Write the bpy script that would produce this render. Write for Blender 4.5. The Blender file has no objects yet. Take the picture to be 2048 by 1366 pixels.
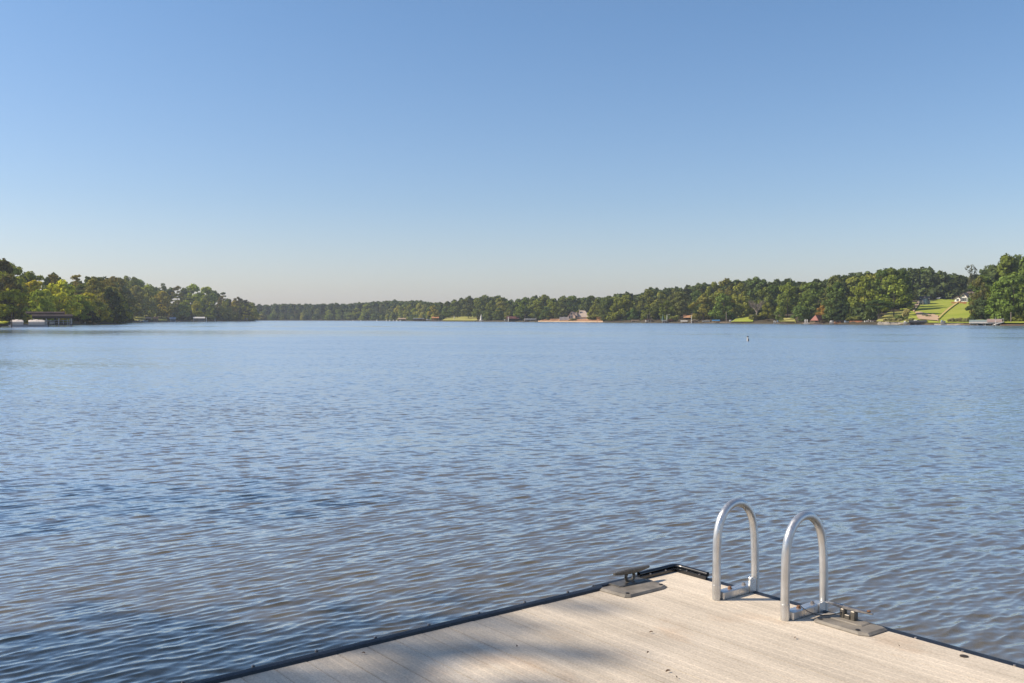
import bpy, math, random
import numpy as np
from mathutils import Vector, Matrix
R = math.radians
C = bpy.context.scene.collection
sc = bpy.context.scene

# ------------------------------------------------------------------ camera, sky, sun, exposure
F, HY, H = 1900.0, 637.5, 1.75            # focal length and horizon row in photo pixels, eye height above the water
cam_d = bpy.data.cameras.new('camera')
cam = bpy.data.objects.new('camera', cam_d); C.objects.link(cam)
cam.location = (0, 0, H); cam.rotation_euler = (R(90), 0, 0)
cam_d.sensor_width = 36; cam_d.lens = F/2048*36
cam_d.shift_y = -(683-HY)/2048
cam_d.clip_start = 0.05; cam_d.clip_end = 20000
sc.camera = cam

SUN_EL, SUN_AZ = R(40), R(-91)            # azimuth from +Y towards +X
sun_vec = Vector((math.sin(SUN_AZ)*math.cos(SUN_EL), math.cos(SUN_AZ)*math.cos(SUN_EL), math.sin(SUN_EL)))
w = bpy.data.worlds.new('World'); sc.world = w; w.use_nodes = True
nt = w.node_tree; bg = nt.nodes['Background']
sky = nt.nodes.new('ShaderNodeTexSky'); sky.sky_type = 'NISHITA'; sky.sun_disc = False
sky.sun_elevation = SUN_EL; sky.sun_rotation = SUN_AZ
sky.air_density = 1.0; sky.dust_density = 1.0; sky.ozone_density = 4.7; sky.altitude = 200
wb = nt.nodes.new('ShaderNodeVectorMath'); wb.operation = 'MULTIPLY'      # haze: warmer low down, cleaner blue higher up
tcw = nt.nodes.new('ShaderNodeTexCoord'); sx = nt.nodes.new('ShaderNodeSeparateXYZ'); nt.links.new(tcw.outputs['Generated'], sx.inputs[0])
hr = nt.nodes.new('ShaderNodeValToRGB'); nt.links.new(sx.outputs['Z'], hr.inputs[0]); el = hr.color_ramp.elements
el[0].position = .0; el[0].color = (1.20, 1.02, .97, 1); el[1].position = .8; el[1].color = (1.0, .98, .95, 1)
for p_, c_ in ((.05, (1.13, 1.0, .98, 1)), (.12, (1.0, .965, .965, 1)), (.30, (.90, .99, 1.02, 1)), (.42, (.92, .99, 1.0, 1))): hr.color_ramp.elements.new(p_).color = c_
nt.links.new(sky.outputs[0], wb.inputs[0]); nt.links.new(hr.outputs[0], wb.inputs[1]); nt.links.new(wb.outputs[0], bg.inputs[0]); bg.inputs[1].default_value = 0.104
sl = bpy.data.lights.new('sun', 'SUN'); sl.energy = 4.4; sl.angle = R(0.53); sl.color = (1.0, 0.87, 0.70)
so = bpy.data.objects.new('sun', sl); C.objects.link(so)
so.rotation_euler = (-sun_vec).to_track_quat('-Z', 'Y').to_euler(); so.location = (-30, 5, 40)
vs = sc.view_settings
vs.view_transform = 'Standard'; vs.look = 'None'; vs.exposure = 0.5; vs.gamma = 1
sc.cycles.max_bounces = 5; sc.cycles.diffuse_bounces = 2; sc.cycles.glossy_bounces = 3
sc.cycles.transmission_bounces = 3; sc.cycles.volume_bounces = 0; sc.cycles.transparent_max_bounces = 8

# ------------------------------------------------------------------ helpers
def px_at(px, D, z=0.0): return Vector(((px-1024)/F*D, D, z))
def z_at(py, D): return H + (HY-py)/F*D
def wid(a, b, D): return abs(b-a)/F*D

class MB:
    """collects shapes into one mesh"""
    def __init__(s): s.v = []; s.f = []
    def add(s, vs_, fs):
        o = len(s.v); s.v += [tuple(p) for p in vs_]; s.f += [tuple(i+o for i in f) for f in fs]; return s
    def box(s, x0, x1, y0, y1, z0, z1, bev=0.0, M=None):
        if bev <= 0:
            vv = [(x, y, z) for z in (z0, z1) for y in (y0, y1) for x in (x0, x1)]
            ff = [(0,2,3,1), (4,5,7,6), (0,1,5,4), (2,6,7,3), (0,4,6,2), (1,3,7,5)]
        else:
            b = bev; vv = []; ff = []
            def ring(z, i): return [(x0+i+b,y0+i,z),(x1-i-b,y0+i,z),(x1-i,y0+i+b,z),(x1-i,y1-i-b,z),(x1-i-b,y1-i,z),(x0+i+b,y1-i,z),(x0+i,y1-i-b,z),(x0+i,y0+i+b,z)]
            for z, i in ((z0, 0), (z1-b, 0), (z1, b*.7)): vv += ring(z, i)
            for k in range(2):
                for j in range(8): ff.append((k*8+j, k*8+(j+1) % 8, k*8+8+(j+1) % 8, k*8+8+j))
            ff.append(tuple(range(7, -1, -1))); ff.append(tuple(range(16, 24)))
        if M is not None: vv = [M @ Vector(p) for p in vv]
        return s.add(vv, ff)
    def tube(s, path, r, seg=10, cap=True):
        path = [Vector(p) for p in path]; n = len(path); vv = []; ff = []
        rr = r if isinstance(r, (list, tuple)) else [r]*n
        t0 = (path[1]-path[0]).normalized()
        a = Vector((0, 0, 1)) if abs(t0.z) < .9 else Vector((1, 0, 0))
        u = t0.cross(a).normalized()
        for i in range(n):
            t = (path[min(i+1, n-1)]-path[max(i-1, 0)]).normalized()
            u = (u - t*u.dot(t)).normalized(); b = t.cross(u)
            for k in range(seg):
                an = 2*math.pi*k/seg
                vv.append(path[i] + (u*math.cos(an)+b*math.sin(an))*rr[i])
        for i in range(n-1):
            for k in range(seg):
                k2 = (k+1) % seg
                ff.append((i*seg+k, i*seg+k2, (i+1)*seg+k2, (i+1)*seg+k))
        if cap:
            ff.append(tuple(range(seg-1, -1, -1))); ff.append(tuple(range((n-1)*seg, n*seg)))
        return s.add(vv, ff)
    def prism(s, poly, z0, z1, M=None, inset=0.0, h_in=0.0):
        n = len(poly); vv = [(x, y, z0) for x, y in poly] + [(x, y, z1-h_in) for x, y in poly]
        cx = sum(p[0] for p in poly)/n; cy = sum(p[1] for p in poly)/n
        ff = [(i, (i+1) % n, n+(i+1) % n, n+i) for i in range(n)] + [tuple(range(n-1, -1, -1))]
        if inset > 0:
            for x, y in poly:
                d = math.hypot(x-cx, y-cy); k = max(0, (d-inset)/d); vv.append((cx+(x-cx)*k, cy+(y-cy)*k, z1))
            ff += [(n+i, n+(i+1) % n, 2*n+(i+1) % n, 2*n+i) for i in range(n)] + [tuple(range(2*n, 3*n))]
        else: ff.append(tuple(range(n, 2*n)))
        if M is not None: vv = [M @ Vector(p) for p in vv]
        return s.add(vv, ff)
    def gable(s, x0, x1, y0, y1, z0, z1, axis='x', th=0.15):
        """pitched roof as two thick slabs meeting on a ridge along axis"""
        if axis == 'x':
            ym = (y0+y1)/2
            P = [(x0,y0,z0),(x1,y0,z0),(x1,ym,z1),(x0,ym,z1),(x1,y1,z0),(x0,y1,z0)]
        else:
            xm = (x0+x1)/2
            P = [(x0,y1,z0),(x0,y0,z0),(xm,y0,z1),(xm,y1,z1),(x1,y0,z0),(x1,y1,z0)]
        Q = [(p[0], p[1], p[2]-th) for p in P]
        return s.add(P+Q, [(0,1,2,3),(3,2,4,5),(7,6,9,8),(8,9,11,10),(0,6,7,1),(5,4,10,11),(1,7,8,2),(2,8,10,4),(3,9,6,0),(5,11,9,3)])
    def gable_wall(s, x0, x1, y0, y1, z0, z1, zr, axis='x'):
        if axis == 'y':
            xm = (x0+x1)/2
            P = [(x0,y0,z0),(x1,y0,z0),(x1,y0,z1),(xm,y0,zr),(x0,y0,z1)]; P += [(p[0], y1, p[2]) for p in P]
        else:
            ym = (y0+y1)/2
            P = [(x0,y1,z0),(x0,y0,z0),(x0,y0,z1),(x0,ym,zr),(x0,y1,z1)]; P += [(x1, p[1], p[2]) for p in P]
        return s.add(P, [(0,1,2,3,4),(9,8,7,6,5),(0,5,6,1),(1,6,7,2),(2,7,8,3),(3,8,9,4),(4,9,5,0)])
    def lathe(s, prof, cx=0, cy=0, seg=12):
        vv = []; ff = []; n = len(prof)
        for r, z in prof:
            for k in range(seg):
                a = 2*math.pi*k/seg; vv.append((cx+r*math.cos(a), cy+r*math.sin(a), z))
        for i in range(n-1):
            for k in range(seg): ff.append((i*seg+k, i*seg+(k+1) % seg, (i+1)*seg+(k+1) % seg, (i+1)*seg+k))
        ff.append(tuple(range(seg-1, -1, -1))); ff.append(tuple(range((n-1)*seg, n*seg)))
        return s.add(vv, ff)
    def mesh(s, name, m=None, smooth=False):
        me = bpy.data.meshes.new(name); me.from_pydata([tuple(p) for p in s.v], [], s.f); me.update()
        if m is not None: me.materials.append(m)
        if smooth:
            me.polygons.foreach_set('use_smooth', [True]*len(me.polygons))
            try: me.set_sharp_from_angle(angle=R(40))
            except Exception: pass
        return me
    def build(s, name, m, parent=None, smooth=False):
        o = bpy.data.objects.new(name, s.mesh(name, m, smooth)); C.objects.link(o)
        if parent is not None: o.parent = parent
        return o

def tag(o, label=None, cat=None, group=None, kind=None):
    if label: o['label'] = label
    if cat: o['category'] = cat
    if group: o['group'] = group
    if kind: o['kind'] = kind
    return o
def thing(name, label, cat, loc=(0, 0, 0), rz=0.0, group=None):
    o = bpy.data.objects.new(name, None); C.objects.link(o); o.empty_display_size = .2
    o.location = loc; o.rotation_euler = (0, 0, rz)
    return tag(o, label, cat, group)

# ------------------------------------------------------------------ materials
def node_mat(name):
    m = bpy.data.materials.new(name); m.use_nodes = True
    t = m.node_tree; b = t.nodes['Principled BSDF']
    return m, t, b
def mat(name, col, rough=0.7, metal=0.0, var=0.25, scale=6.0, bump=0.0, bscale=60.0, spec=0.4):
    m, t, b = node_mat(name); L = t.links.new
    tc = t.nodes.new('ShaderNodeTexCoord')
    n = t.nodes.new('ShaderNodeTexNoise'); n.inputs['Scale'].default_value = scale; n.inputs['Detail'].default_value = 6
    L(tc.outputs['Object'], n.inputs['Vector'])
    r = t.nodes.new('ShaderNodeMapRange'); r.inputs['From Min'].default_value = .3; r.inputs['From Max'].default_value = .7
    r.inputs['To Min'].default_value = 1-var; r.inputs['To Max'].default_value = 1+var
    L(n.outputs['Fac'], r.inputs['Value'])
    mx = t.nodes.new('ShaderNodeVectorMath'); mx.operation = 'SCALE'; mx.inputs[0].default_value = col
    L(r.outputs[0], mx.inputs['Scale']); L(mx.outputs[0], b.inputs['Base Color'])
    b.inputs['Roughness'].default_value = rough; b.inputs['Metallic'].default_value = metal
    b.inputs['Specular IOR Level'].default_value = spec
    if bump > 0:
        n2 = t.nodes.new('ShaderNodeTexNoise'); n2.inputs['Scale'].default_value = bscale; n2.inputs['Detail'].default_value = 4
        L(tc.outputs['Object'], n2.inputs['Vector'])
        bp = t.nodes.new('ShaderNodeBump'); bp.inputs['Strength'].default_value = bump; bp.inputs['Distance'].default_value = .01
        L(n2.outputs['Fac'], bp.inputs['Height']); L(bp.outputs[0], b.inputs['Normal'])
    return m
M = {}
M['white'] = mat('white_paint', (.52, .50, .46), .5, var=.08)
M['grey'] = mat('grey_paint', (.30, .30, .30), .6, var=.15)
M['dark'] = mat('dark_timber', (.045, .036, .03), .8, var=.4)
M['brown'] = mat('brown_timber', (.16, .10, .065), .8, var=.35)
M['tan'] = mat('tan_timber', (.34, .25, .17), .8, var=.25)
M['orange'] = mat('orange_timber', (.42, .19, .08), .8, var=.25)
M['clay'] = mat('orange_clay', (.42, .20, .10), .95, var=.3, scale=.4)
M['stucco'] = mat('tan_stone', (.60, .49, .37), .85, var=.15, scale=2)
M['tanroof'] = mat('tan_shingle', (.40, .32, .26), .85, var=.2, scale=3)
M['redroof'] = mat('red_shingle', (.34, .15, .115), .8, var=.2, scale=3)
M['darkred'] = mat('dark_red_shingle', (.10, .035, .03), .8, var=.25, scale=3)
M['brownroof'] = mat('brown_roofing', (.125, .09, .07), .7, var=.25, scale=2)
M['blackroof'] = mat('black_roofing', (.03, .032, .035), .7, var=.3, scale=2)
M['greenroof'] = mat('green_roofing', (.20, .25, .22), .5, var=.15, scale=1)
M['greenpaint'] = mat('green_paint', (.03, .075, .055), .6, var=.2)
M['blue'] = mat('blue_canvas', (.04, .17, .38), .7, var=.2)
M['bluegrey'] = mat('blue_grey_paint', (.20, .27, .36), .5, var=.15)
M['beige'] = mat('beige_canvas', (.60, .53, .46), .8, var=.15, scale=3)
M['alum_far'] = mat('boat_aluminium', (.36, .36, .37), .4, .4, var=.15)
M['black'] = mat('black_rubber', (.02, .02, .022), .55, var=.3)
M['glass'] = mat('window_glass', (.09, .10, .11), .1, var=.2)
M['stone'] = mat('sea_wall_stone', (.42, .37, .30), .9, var=.35, scale=1.2)
M['bark'] = mat('bark', (.085, .065, .05), .95, var=.35, scale=3)
M['palebark'] = mat('pale_bark', (.20, .165, .14), .95, var=.3, scale=3)
M['yellow'] = mat('yellow_plastic', (.62, .56, .03), .4, var=.1)

def leaf_material(name, transl=0.33):
    m = bpy.data.materials.new(name); m.use_nodes = True; t = m.node_tree; L = t.links.new
    for n in list(t.nodes):
        if n.type == 'BSDF_PRINCIPLED': t.nodes.remove(n)
    out = t.nodes['Material Output']
    oi = t.nodes.new('ShaderNodeObjectInfo'); ge = t.nodes.new('ShaderNodeNewGeometry')
    rr = t.nodes.new('ShaderNodeMapRange'); rr.inputs['To Min'].default_value = .62; rr.inputs['To Max'].default_value = 1.42
    L(ge.outputs['Random Per Island'], rr.inputs['Value'])
    sc_ = t.nodes.new('ShaderNodeVectorMath'); sc_.operation = 'SCALE'
    L(oi.outputs['Color'], sc_.inputs[0]); L(rr.outputs[0], sc_.inputs['Scale'])
    hs = t.nodes.new('ShaderNodeHueSaturation')
    hr = t.nodes.new('ShaderNodeMapRange'); hr.inputs['To Min'].default_value = .48; hr.inputs['To Max'].default_value = .515
    L(oi.outputs['Random'], hr.inputs['Value']); L(hr.outputs[0], hs.inputs['Hue']); L(sc_.outputs[0], hs.inputs['Color'])
    d = t.nodes.new('ShaderNodeBsdfDiffuse'); tr = t.nodes.new('ShaderNodeBsdfTranslucent'); mx = t.nodes.new('ShaderNodeMixShader')
    tw = t.nodes.new('ShaderNodeVectorMath'); tw.operation = 'MULTIPLY'; tw.inputs[1].default_value = (1.25, 1.15, .55)
    L(hs.outputs[0], tw.inputs[0])
    L(hs.outputs[0], d.inputs['Color']); L(tw.outputs[0], tr.inputs['Color'])
    mx.inputs[0].default_value = transl
    L(d.outputs[0], mx.inputs[1]); L(tr.outputs[0], mx.inputs[2]); L(mx.outputs[0], out.inputs['Surface'])
    return m
LEAF = leaf_material('leaf_foliage')

# ------------------------------------------------------------------ shoreline and land
SH = [(-2300,120),(-1200,120),(-600,130),(-200,150),(-60,185),(0,215),(60,240),(150,272),(215,300),(236,330),(252,470),(300,520),(400,580),(470,625),(505,650),
      (512,950),(640,910),(760,840),(855,690),(880,640),(960,590),(1060,525),(1150,485),(1290,420),(1420,375),(1560,335),(1700,297),(1850,270),(2048,242),(2300,212),(2800,170),(4200,120)]
SHP = np.array(SH, float)
def shore(px): return np.interp(px, SHP[:, 0], SHP[:, 1])
SL = np.array([(-2300,.05),(0,.05),(240,.03),(300,.055),(505,.02),(512,.03),(870,.03),(900,.05),(1100,.03),(1220,.03),(1300,.06),(1500,.075),(1750,.07),(1830,.069),(1960,.069),(2000,.03),(2300,.05),(4200,.05)], float)
def ground_h(px, s):
    px = np.asarray(px, float); s = np.asarray(s, float)
    sl_ = np.interp(px, SL[:, 0], SL[:, 1])
    h = 0.35*np.clip(s/1.2, -3, 1) + sl_*np.clip(s-1.2, 0, 150)
    return h + .02*np.clip(s-150, 0, 600)
def gpt(px, s, dz=0.0):
    D = float(shore(px))+s
    return px_at(px, D, float(ground_h(px, s))+dz)

def ground_material(name, c1, c2, scale=.25):
    m, t, b = node_mat(name); L = t.links.new
    tc = t.nodes.new('ShaderNodeTexCoord')
    n = t.nodes.new('ShaderNodeTexNoise'); n.inputs['Scale'].default_value = scale; n.inputs['Detail'].default_value = 9; n.inputs['Roughness'].default_value = .65
    L(tc.outputs['Object'], n.inputs['Vector'])
    cr = t.nodes.new('ShaderNodeValToRGB'); cr.color_ramp.elements[0].position = .35; cr.color_ramp.elements[1].position = .65
    cr.color_ramp.elements[0].color = (*c1, 1); cr.color_ramp.elements[1].color = (*c2, 1)
    L(n.outputs['Fac'], cr.inputs[0]); L(cr.outputs[0], b.inputs['Base Color'])
    b.inputs['Roughness'].default_value = .95; b.inputs['Specular IOR Level'].default_value = .1
    bp = t.nodes.new('ShaderNodeBump'); bp.inputs['Strength'].default_value = .6; bp.inputs['Distance'].default_value = .15
    n2 = t.nodes.new('ShaderNodeTexNoise'); n2.inputs['Scale'].default_value = 5; n2.inputs['Detail'].default_value = 4
    L(tc.outputs['Object'], n2.inputs['Vector']); L(n2.outputs['Fac'], bp.inputs['Height']); L(bp.outputs[0], b.inputs['Normal'])
    return m
G_FOREST = ground_material('forest_floor', (.05, .042, .028), (.10, .082, .05))
G_LAWN = ground_material('lawn_grass', (.23, .28, .035), (.33, .35, .06), .12)
G_DRY = ground_material('dry_grass', (.26, .27, .06), (.38, .34, .12), .2)
G_SAND = ground_material('pale_sand', (.40, .28, .18), (.50, .36, .24), .2)
G_CLAY = ground_material('orange_soil', (.36, .19, .10), (.48, .27, .15), .2)

G_DIRT = ground_material('worn_track', (.44, .33, .13), (.52, .36, .18), .3)
def grid_mesh(name, P, m, smooth=True):
    a, b = P.shape[:2]
    me = bpy.data.meshes.new(name)
    idx = np.arange(a*b).reshape(a, b)
    q = np.stack([idx[:-1, :-1], idx[1:, :-1], idx[1:, 1:], idx[:-1, 1:]], -1).reshape(-1, 4)
    me.vertices.add(a*b); me.vertices.foreach_set('co', P.reshape(-1).astype(np.float32))
    me.loops.add(q.size); me.loops.foreach_set('vertex_index', q.reshape(-1).astype(np.int32))
    me.polygons.add(len(q)); me.polygons.foreach_set('loop_start', np.arange(0, q.size, 4, dtype=np.int32))
    me.polygons.foreach_set('use_smooth', np.full(len(q), smooth))
    me.update(calc_edges=True); me.materials.append(m)
    o = bpy.data.objects.new(name, me); C.objects.link(o)
    return o
def land(name, px0, px1, n, ss, m):
    pxs = np.linspace(px0, px1, n); s = np.array(ss, float)
    PX, S = np.meshgrid(pxs, s, indexing='ij')
    D = shore(PX)+S
    rng = np.random.default_rng(5)
    Z = ground_h(PX, S) + np.where(S > 3, rng.normal(0, .12, PX.shape), 0)
    P = np.stack([(PX-1024)/F*D, D, Z], -1)
    return tag(grid_mesh(name, P, m), kind='structure')
land('ground', -2300, 4200, 1300, [-4, -1.5, 0, .6, 1.2, 2.5, 5, 9, 15, 25, 40, 60, 90, 130, 180, 260, 400, 600, 900], G_FOREST)

def sheet(name, quad, m, dz=.12, nx=14, ny=14, jag=0.0):
    """ground sheet between four (px, s) corners, laid just above the land"""
    (a, b, c, d) = [np.array(q, float) for q in quad]
    U, V = np.meshgrid(np.linspace(0, 1, nx), np.linspace(0, 1, ny), indexing='ij')
    Q = (a*(1-U[..., None])*(1-V[..., None]) + b*U[..., None]*(1-V[..., None]) + c*U[..., None]*V[..., None] + d*(1-U[..., None])*V[..., None])
    if jag:
        rg = np.random.default_rng(len(name)+abs(int(quad[0][0]))); e = ((U == 0) | (U == 1) | (V == 1))
        Q[..., 1] += np.where(e, rg.normal(0, jag, U.shape), 0)
    PX, S = Q[..., 0], Q[..., 1]
    D = shore(PX)+S
    P = np.stack([(PX-1024)/F*D, D, ground_h(PX, S)+dz], -1)
    return tag(grid_mesh(name, P, m), kind='structure')
sheet('lawn', [(1800, 1), (2000, 1), (1990, 150), (1800, 118)], G_LAWN, .35, 26, 26, 3)
sheet('lawn', [(1985, 1), (2120, 1), (2120, 30), (1990, 26)], G_LAWN, .4, 14, 10, 1.5)
sheet('lawn', [(1462, 1), (1505, 1), (1512, 34), (1478, 30)], G_LAWN, .4, 10, 10, 2)
sheet('lawn', [(1556, 2), (1592, 2), (1588, 18), (1560, 18)], G_DRY, .4, 10, 8, 2)
sheet('lawn', [(1752, 4), (1812, 3), (1822, 62), (1780, 52)], G_DRY, .4, 12, 12, 2)
sheet('lawn', [(884, 1), (955, 1), (952, 80), (898, 72)], G_DRY, .35, 12, 10, 2)
sheet('lawn', [(255, 8), (335, 2), (332, 60), (262, 70)], G_DRY, .35, 12, 10, 2)
sheet('lawn', [(-60, 1), (13, 1), (12, 30), (-60, 30)], G_LAWN, .4, 10, 8, 1)
sheet('sand', [(1836, 12), (1877, 6), (1876, 30), (1829, 50)], G_SAND, .62, 14, 10, 1.5)
sheet('path', [(1875, 14), (1877.5, 13), (1921, 112), (1918.5, 116)], G_DIRT, .72, 8, 30)
sheet('path', [(1822, 60), (1828, 46), (1842, 110), (1836, 116)], G_SAND, .7, 8, 20)
sheet('orange_soil', [(1078, 1.5), (1206, 1.5), (1200, 36), (1098, 34)], G_CLAY, .4, 20, 8, 2)
sheet('orange_soil', [(1367, 16), (1386, 16), (1384, 42), (1366, 36)], G_CLAY, .9, 8, 8, 1)
sheet('sand', [(1076, -.6), (1206, -.6), (1206, 5), (1076, 5)], G_SAND, .28, 20, 6, .5)
# near bank behind and beside the dock, with the trees whose shade falls on it
nb = np.array([[(-60+120*i/40, -6-44*j/14 + (2.0*math.sin(i*.7) if j == 0 else 0), -.8+1.3*min(1, j/1.5)+j*.2) for j in range(15)] for i in range(41)])
nb[:, :, 0] -= 2
for i in range(41):
    for j in range(15):
        x = nb[i, j, 0]
        if x < -13: nb[i, j, 1] += min(23, (-13-x)*2.6)
tag(grid_mesh('bank', nb[::-1], G_FOREST), kind='structure')

# ------------------------------------------------------------------ water
def water_material():
    m, t, b = node_mat('lake_water'); L = t.links.new
    tc = t.nodes.new('ShaderNodeTexCoord')
    at = t.nodes.new('ShaderNodeAttribute'); at.attribute_name = 'ripple'
    def slopes(scale, detail):
        mp = t.nodes.new('ShaderNodeMapping'); mp.inputs['Rotation'].default_value = (0, 0, R(-38)); mp.inputs['Scale'].default_value = (.5, 1.0, 1)
        n = t.nodes.new('ShaderNodeTexNoise'); n.inputs['Scale'].default_value = scale; n.inputs['Detail'].default_value = detail; n.inputs['Roughness'].default_value = .6
        L(tc.outputs['Object'], mp.inputs['Vector']); L(mp.outputs[0], n.inputs['Vector'])
        s = t.nodes.new('ShaderNodeVectorMath'); s.operation = 'SUBTRACT'; s.inputs[1].default_value = (.5, .5, .5)
        L(n.outputs['Color'], s.inputs[0]); return s
    a = slopes(8.5, 5); c = slopes(26, 3)
    k_ = t.nodes.new('ShaderNodeMath'); k_.operation = 'MULTIPLY'; k_.inputs[1].default_value = 1.05; L(at.outputs['Fac'], k_.inputs[0])
    sa = t.nodes.new('ShaderNodeVectorMath'); sa.operation = 'SCALE'; L(a.outputs[0], sa.inputs[0]); L(k_.outputs[0], sa.inputs['Scale'])
    rg_ = t.nodes.new('ShaderNodeMapRange'); rg_.inputs['To Min'].default_value = .06; rg_.inputs['To Max'].default_value = .21; L(at.outputs['Fac'], rg_.inputs['Value'])
    sb = t.nodes.new('ShaderNodeVectorMath'); sb.operation = 'SCALE'; sb.inputs['Scale'].default_value = .15; L(c.outputs[0], sb.inputs[0])
    ad = t.nodes.new('ShaderNodeVectorMath'); ad.operation = 'ADD'; L(sa.outputs[0], ad.inputs[0]); L(sb.outputs[0], ad.inputs[1])
    fl = t.nodes.new('ShaderNodeVectorMath'); fl.operation = 'MULTIPLY'; fl.inputs[1].default_value = (1, 1, 0); L(ad.outputs[0], fl.inputs[0])
    ge = t.nodes.new('ShaderNodeNewGeometry')
    a2 = t.nodes.new('ShaderNodeVectorMath'); a2.operation = 'ADD'; L(ge.outputs['Normal'], a2.inputs[0]); L(fl.outputs[0], a2.inputs[1])
    nm = t.nodes.new('ShaderNodeVectorMath'); nm.operation = 'NORMALIZE'; L(a2.outputs[0], nm.inputs[0])
    t.nodes.remove(b)
    body = t.nodes.new('ShaderNodeBsdfDiffuse'); body.inputs['Color'].default_value = (.122, .100, .056, 1)      # silty water
    gl = t.nodes.new('ShaderNodeBsdfGlossy'); gl.distribution = 'MULTI_GGX'; gl.inputs['Color'].default_value = (1, 1, 1, 1)
    L(rg_.outputs[0], gl.inputs['Roughness']); L(nm.outputs[0], gl.inputs['Normal'])
    fr = t.nodes.new('ShaderNodeFresnel'); fr.inputs['IOR'].default_value = 1.333; L(nm.outputs[0], fr.inputs['Normal'])
    fm = t.nodes.new('ShaderNodeMath'); fm.operation = 'MULTIPLY'; fm.use_clamp = True; fm.inputs[1].default_value = 2.1; L(fr.outputs[0], fm.inputs[0])
    mx = t.nodes.new('ShaderNodeMixShader'); L(fm.outputs[0], mx.inputs[0]); L(body.outputs[0], mx.inputs[1]); L(gl.outputs[0], mx.inputs[2])
    L(mx.outputs[0], t.nodes['Material Output'].inputs['Surface'])
    return m
def make_water():
    rng = np.random.default_rng(11)
    # directions: a fine fan ahead, coarse all round
    fine = np.arange(-34, 34, .07)
    coarse = np.concatenate([np.arange(-180, -34, 3.0), fine, np.arange(34, 180.1, 3.0)])
    th = np.radians(coarse)
    r = [.3, 1.0, 1.8, 2.4]; x = 2.8
    while x < 70:
        r.append(x); x += min(max(.011, x*x/(950*H)*.36), .3)
    while x < 2300:
        r.append(x); x *= 1.03
    r = np.array(r)
    RR, TH = np.meshgrid(r, th, indexing='ij')
    X = RR*np.sin(TH); Y = RR*np.cos(TH); Z = np.zeros_like(X)
    dr = np.gradient(r); step = np.maximum(dr[:, None], RR*np.gradient(th)[None, :]*.8)
    wind = math.radians(129)                       # travel direction of the waves
    n = 110
    lam = np.exp(rng.uniform(np.log(.036), np.log(.5), n))
    ang = wind + rng.normal(0, R(15), n)
    ph = rng.uniform(0, 2*np.pi, n)
    # slope spectrum peaking near .3 m
    wgt = np.exp(-.5*((np.log(lam)-np.log(.082))/.55)**2)
    wgt += .30*np.exp(-.5*((np.log(lam)-np.log(.30))/.22)**2)
    wgt /= np.sqrt((wgt**2).sum()/2)
    RMS = .108
    # wind patches at random, then a band and calm zone shaped for their reflections
    patch = np.ones_like(X)
    for k in range(8):
        a_ = rng.uniform(0, np.pi); kk = rng.uniform(.015, .07)
        patch += .11*np.cos(kk*(X*np.cos(a_)*.6+Y*np.sin(a_)*1.3)+rng.uniform(0, 6))
    for k in range(7):
        a_ = rng.uniform(0, np.pi); kk = rng.uniform(.35, 1.3)
        patch += .07*np.cos(kk*(X*np.cos(a_)*.6+Y*np.sin(a_)*1.2)+rng.uniform(0, 6))
    patch = np.clip(patch, .35, 1.7)
    band = np.exp(-.5*((Y-(16.8-.35*(X+6)))/3.1)**2)/(1+np.exp((X+3.3)/.45))  # rougher waves in this band, shaped so it reflects bluer sky
    calm = 1/(1+np.exp((X+3.2+.13*Y)/(1.3+.05*np.abs(Y))))       # flatter waves, shaped to mirror the paler low sky
    patch *= (1-.28*calm*(1-np.clip(band*1.3, 0, 1)))*(1+.6*band)
    sX = np.zeros_like(X); sY = np.zeros_like(X)
    tot = np.zeros_like(X)
    for i in range(n):
        k = 2*np.pi/lam[i]; dx, dy = np.cos(ang[i]), np.sin(ang[i])
        fade = np.clip((lam[i]/step-2.5)/3.0, 0, 1)
        A = RMS*wgt[i]/k*fade*patch
        p = k*(dx*X+dy*Y)+ph[i]
        Z += A*np.cos(p); sX -= 1.3*A*dx*np.sin(p); sY -= 1.3*A*dy*np.sin(p)
        tot += (wgt[i]*fade)**2/2
    tot /= (wgt**2).sum()/2
    rip = np.sqrt(np.clip(1-tot, 0, 1))*patch
    P = np.stack([X+sX, Y+sY, Z], -1)
    o = grid_mesh('water', P[:, ::-1], water_material())
    a = o.data.attributes.new('ripple', 'FLOAT', 'POINT')
    a.data.foreach_set('value', rip[:, ::-1].reshape(-1).astype(np.float32))
    return tag(o, kind='structure')
make_water()

# ------------------------------------------------------------------ the floating dock
CX, CY, DZ = .911, 5.294, .35
U = Vector((-.788, -.616, 0)); V = Vector((.616, -.788, 0))
DM = Matrix(((U.x, V.x, 0, CX), (U.y, V.y, 0, CY), (0, 0, 1, DZ), (0, 0, 0, 1)))   # local (u, v, up) -> world
# (u,v,up) is left-handed, so faces are re-wound in dbuild
def dbuild(mb, name, m, parent, smooth=False):
    q = MB(); q.v = [tuple(DM @ Vector(p)) for p in mb.v]; q.f = [tuple(reversed(f)) for f in mb.f]
    return q.build(name, m, parent, smooth)

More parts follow.
